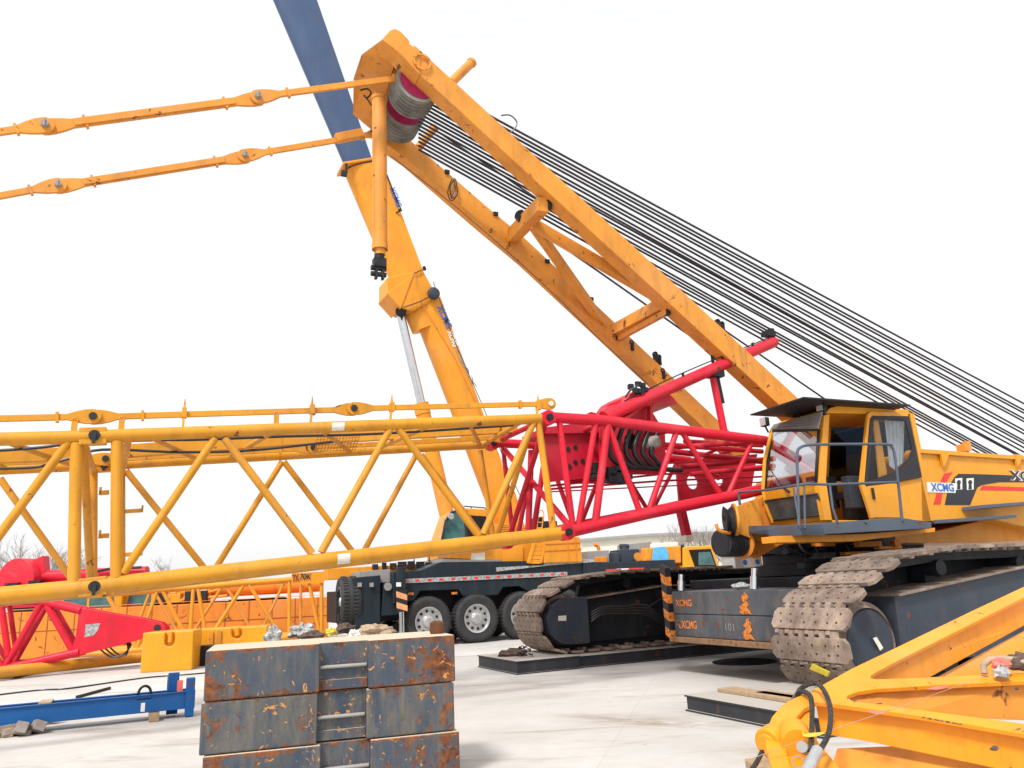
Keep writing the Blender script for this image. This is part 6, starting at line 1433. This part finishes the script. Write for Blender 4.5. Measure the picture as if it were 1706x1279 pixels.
# pin boss
bc = fp(1288, 1234, -.04); bax = (Vector((-.72, -.55, -.18))).normalized()
mb = MB(); mb.tube([bc + bax * -.04, bc + bax * .055], .085, 28); mb.tube([bc + bax * .05, bc + bax * .07], .06, 28); boss = part('pin_boss', mb, M['frame_orange'], fr0, .01)
mb = MB(); c = fp(1330, 1238, .01); mb.tube([c + Vector((.02, .12, .03)), c + Vector((-.015, -.04, .0))], .085, 24); part('bush', mb, M['frame_orange'], fr0, .006)
mb = MB(); mb.tube([fp(1342, 1249, .04), fp(1336, 1244, .10)], .028, 14); mb.lathe([(.026, -.003), (.032, -.003), (.032, .003), (.026, .003)], fp(1330, 1269, .06), Vector((-.4, -.9, 0)), 20, close=True); part('pin', mb, M['greybox'], fr0)
mb = MB(); a_ = fp(1345, 1262, -.05)
mb.prism([hit(x, y, a_, FN) for x, y in ((1340, 1238), (1362, 1232), (1440, 1330), (1330, 1330), (1290, 1290), (1308, 1262))], -FN * .08); part('lower_lug', mb, M['frame_orange'], fr0, .01)
mb = MB(); mb.prism([fp(x, y, -.04) for x, y in ((1277, 1218), (1310, 1212), (1352, 1170), (1362, 1235), (1330, 1262), (1300, 1262))], -FN * .07); part('cheek_plate', mb, M['frame_orange'], fr0, .01)
for x, y in ((1580, 1216), (1655, 1246), (1692, 1148), (1597, 1205), (1547, 1198)):
    pass
mb = MB()
rnd = random.Random(8)
for k in range(11): 
    p = fp(1540 + 6 * k + rnd.uniform(-2, 2), 1195.5 + 1.1 * k, .003); lump(mb, p, .012, .006, .004, 60 + k, 6, 4)
lump(mb, fp(1657, 1247, -.01), .022, .012, .014, 80, 8, 5); lump(mb, fp(1694, 1147, -.0), .012, .008, .01, 81, 8, 5); lump(mb, fp(1466, 1172, .003), .016, .006, .004, 82, 8, 5)
part('dirt_lumps', mb, M['rag'], fr0)
# stand keeping the frame up: two timbers
for k, (x, y, lb) in enumerate(((1330, 1265, 'dark timber under the pin boss of the orange frame'), (1690, 1270, 'dark timber under the front arm of the orange frame'))):
    p = fp(x, y, -.3); hh = max(.1, p.z - .10); mb = MB(); mb.box(Vector((p.x + .05, p.y + .35, hh / 2)), Vector((.22, 0, 0)), Vector((0, .22, 0)), Z * hh / 2); single('timber', mb, M['wood'], Vector((p.x + .05, p.y + .35, 0)), lb, 'timber', None, .008)
# wire rope sling: six twisted strands
def wire(path_pts, r, name, label, loc):
    pts = [Vector(p) for p in path_pts]; out = []
    for i in range(len(pts) - 1):
        a, b, c_, d_ = pts[max(i - 1, 0)], pts[i], pts[i + 1], pts[min(i + 2, len(pts) - 1)]
        for k in range(16):
            t_ = k / 16; out.append(.5 * ((2 * b) + (c_ - a) * t_ + (2 * a - 5 * b + 4 * c_ - d_) * t_ * t_ + (3 * b - a - 3 * c_ + d_) * t_ ** 3))
    out.append(pts[-1]); mb = MB(); L = 0; fr_ = []; tan0 = (out[1] - out[0]).normalized(); u = tan0.cross(Vector((.3, .9, .2))).normalized()
    for i, p in enumerate(out):
        tg = (out[min(i + 1, len(out) - 1)] - out[max(i - 1, 0)]).normalized(); u = (u - tg * u.dot(tg)).normalized(); fr_.append((p, u.copy(), tg.cross(u), L))
        if i < len(out) - 1: L += (out[i + 1] - p).length
    for s_ in range(5):
        ph = 2 * math.pi * s_ / 5; mb.tube([p + (uu * math.cos(ph + l * 55) + vv * math.sin(ph + l * 55)) * r * .58 for p, uu, vv, l in fr_], r * .50, 6)
    return single(name, mb, M['ropewire'], loc, label, 'wire rope')
M['ropewire'] = plain('ropewire', (.055, .052, .05), .45, .6, .5, 30)
W_ = lambda x, y, o: fp(x, y, o)
wire([W_(1346, 1285, .05), W_(1351, 1262, .07), W_(1352, 1230, .07), W_(1353, 1180, .06), W_(1349, 1158, .05), W_(1335, 1152, .02), W_(1326, 1163, -.03)], .0145, 'wire_rope_sling', 'twisted wire rope sling hanging straight down over the orange frame', W_(1352, 1230, .07))
wire([W_(1318, 1174, -.04), W_(1332, 1150, .0), W_(1348, 1139, .05), W_(1364, 1140, .07), W_(1377, 1158, .08), W_(1384, 1185, .08), W_(1381, 1220, .08), W_(1369, 1245, .08), W_(1356, 1268, .07), W_(1346, 1290, .06)], .0145, 'wire_rope_sling', 'twisted wire rope sling arched in a loop over the orange frame', W_(1377, 1158, .08))
wire([W_(1270, 1252, .0), W_(1262, 1268, .01), W_(1250, 1286, .02), W_(1235, 1310, .02)], .0125, 'wire_rope_sling', 'short wire rope tail below the pin boss', W_(1262, 1268, .0))
mb = MB(); mb.tube([W_(1362, 1250, .08), W_(1342, 1288, .07)], .030, 14); single('rope_ferrule', mb, M['alu'], W_(1352, 1270, .08), 'grey metal ferrule clamping the wire rope sling', 'ferrule')
mb = MB(); mb.tube([W_(1240, 1268, .02), W_(1360, 1224, .09), W_(1480, 1184, .05), W_(1600, 1141, .05), W_(1800, 1068, .05)], .0018, 5)
cord = single('cord', mb, M['cardboard'], W_(1480, 1184, .05), 'thin cord with coloured flags stretched across the orange frame', 'cord')
def flag(x0, y0, pts, mat, nm): mb = MB(); mb.prism([W_(x0 + a, y0 + b, .095 if x0 < 1400 else .052) for a, b in pts], FN * .002); return part(nm, mb, mat, cord)
cord_o = cord.location.copy()
def cflag(x0, y0, pts, mat, o):
    mb = MB(); mb.prism([W_(x0 + a, y0 + b, o) for a, b in pts], FN * .002); me = mb.mesh('flag', mat, cord_o); ob = bpy.data.objects.new('flag', me); C.objects.link(ob); ob.parent = cord
cflag(1352, 1224, [(-16, -8), (-12, -1), (2, -3), (20, -4), (22, -2), (8, 3), (-4, 4), (-14, 3)], M['tape'], .092)
cflag(1462, 1188, [(-20, -6), (-8, -3), (8, -4), (20, -5), (12, 0), (0, 2), (-10, 0)], M['pink'], .052)
cflag(1566, 1150, [(-22, -2), (-8, -6), (6, -7), (18, -8), (8, -3), (-6, -1)], M['pink'], .052)
# shackle with webbing on the far arm
sk_ = thing('sling_shackle', W_(1668, 1112, .0), 'shackle wrapped in dirty webbing and red cloth on the far arm', 'shackle')
mb = MB(); c = W_(1668, 1108, .06); mb.tube([W_(1640, 1122, .02), W_(1638, 1108, .06), W_(1648, 1099, .08), W_(1665, 1097, .08), W_(1690, 1099, .08), W_(1720, 1106, .06)], .02, 8); part('bow', mb, M['cardboard'], sk_)
mb = MB(); lump(mb, W_(1666, 1107, .07), .05, .05, .035, 91, 12, 8); part('red_cloth', mb, M['pink'], sk_)
mb = MB(); lump(mb, W_(1669, 1121, .05), .045, .04, .04, 92, 12, 8); part('webbing', mb, M['plastic'], sk_)
mb = MB(); lump(mb, W_(1694, 1106, .05), .07, .05, .05, 93, 12, 8); mb.tube([W_(1692, 1090, .05), W_(1715, 1095, .05)], .022, 8); part('pin', mb, M['rag'], sk_)
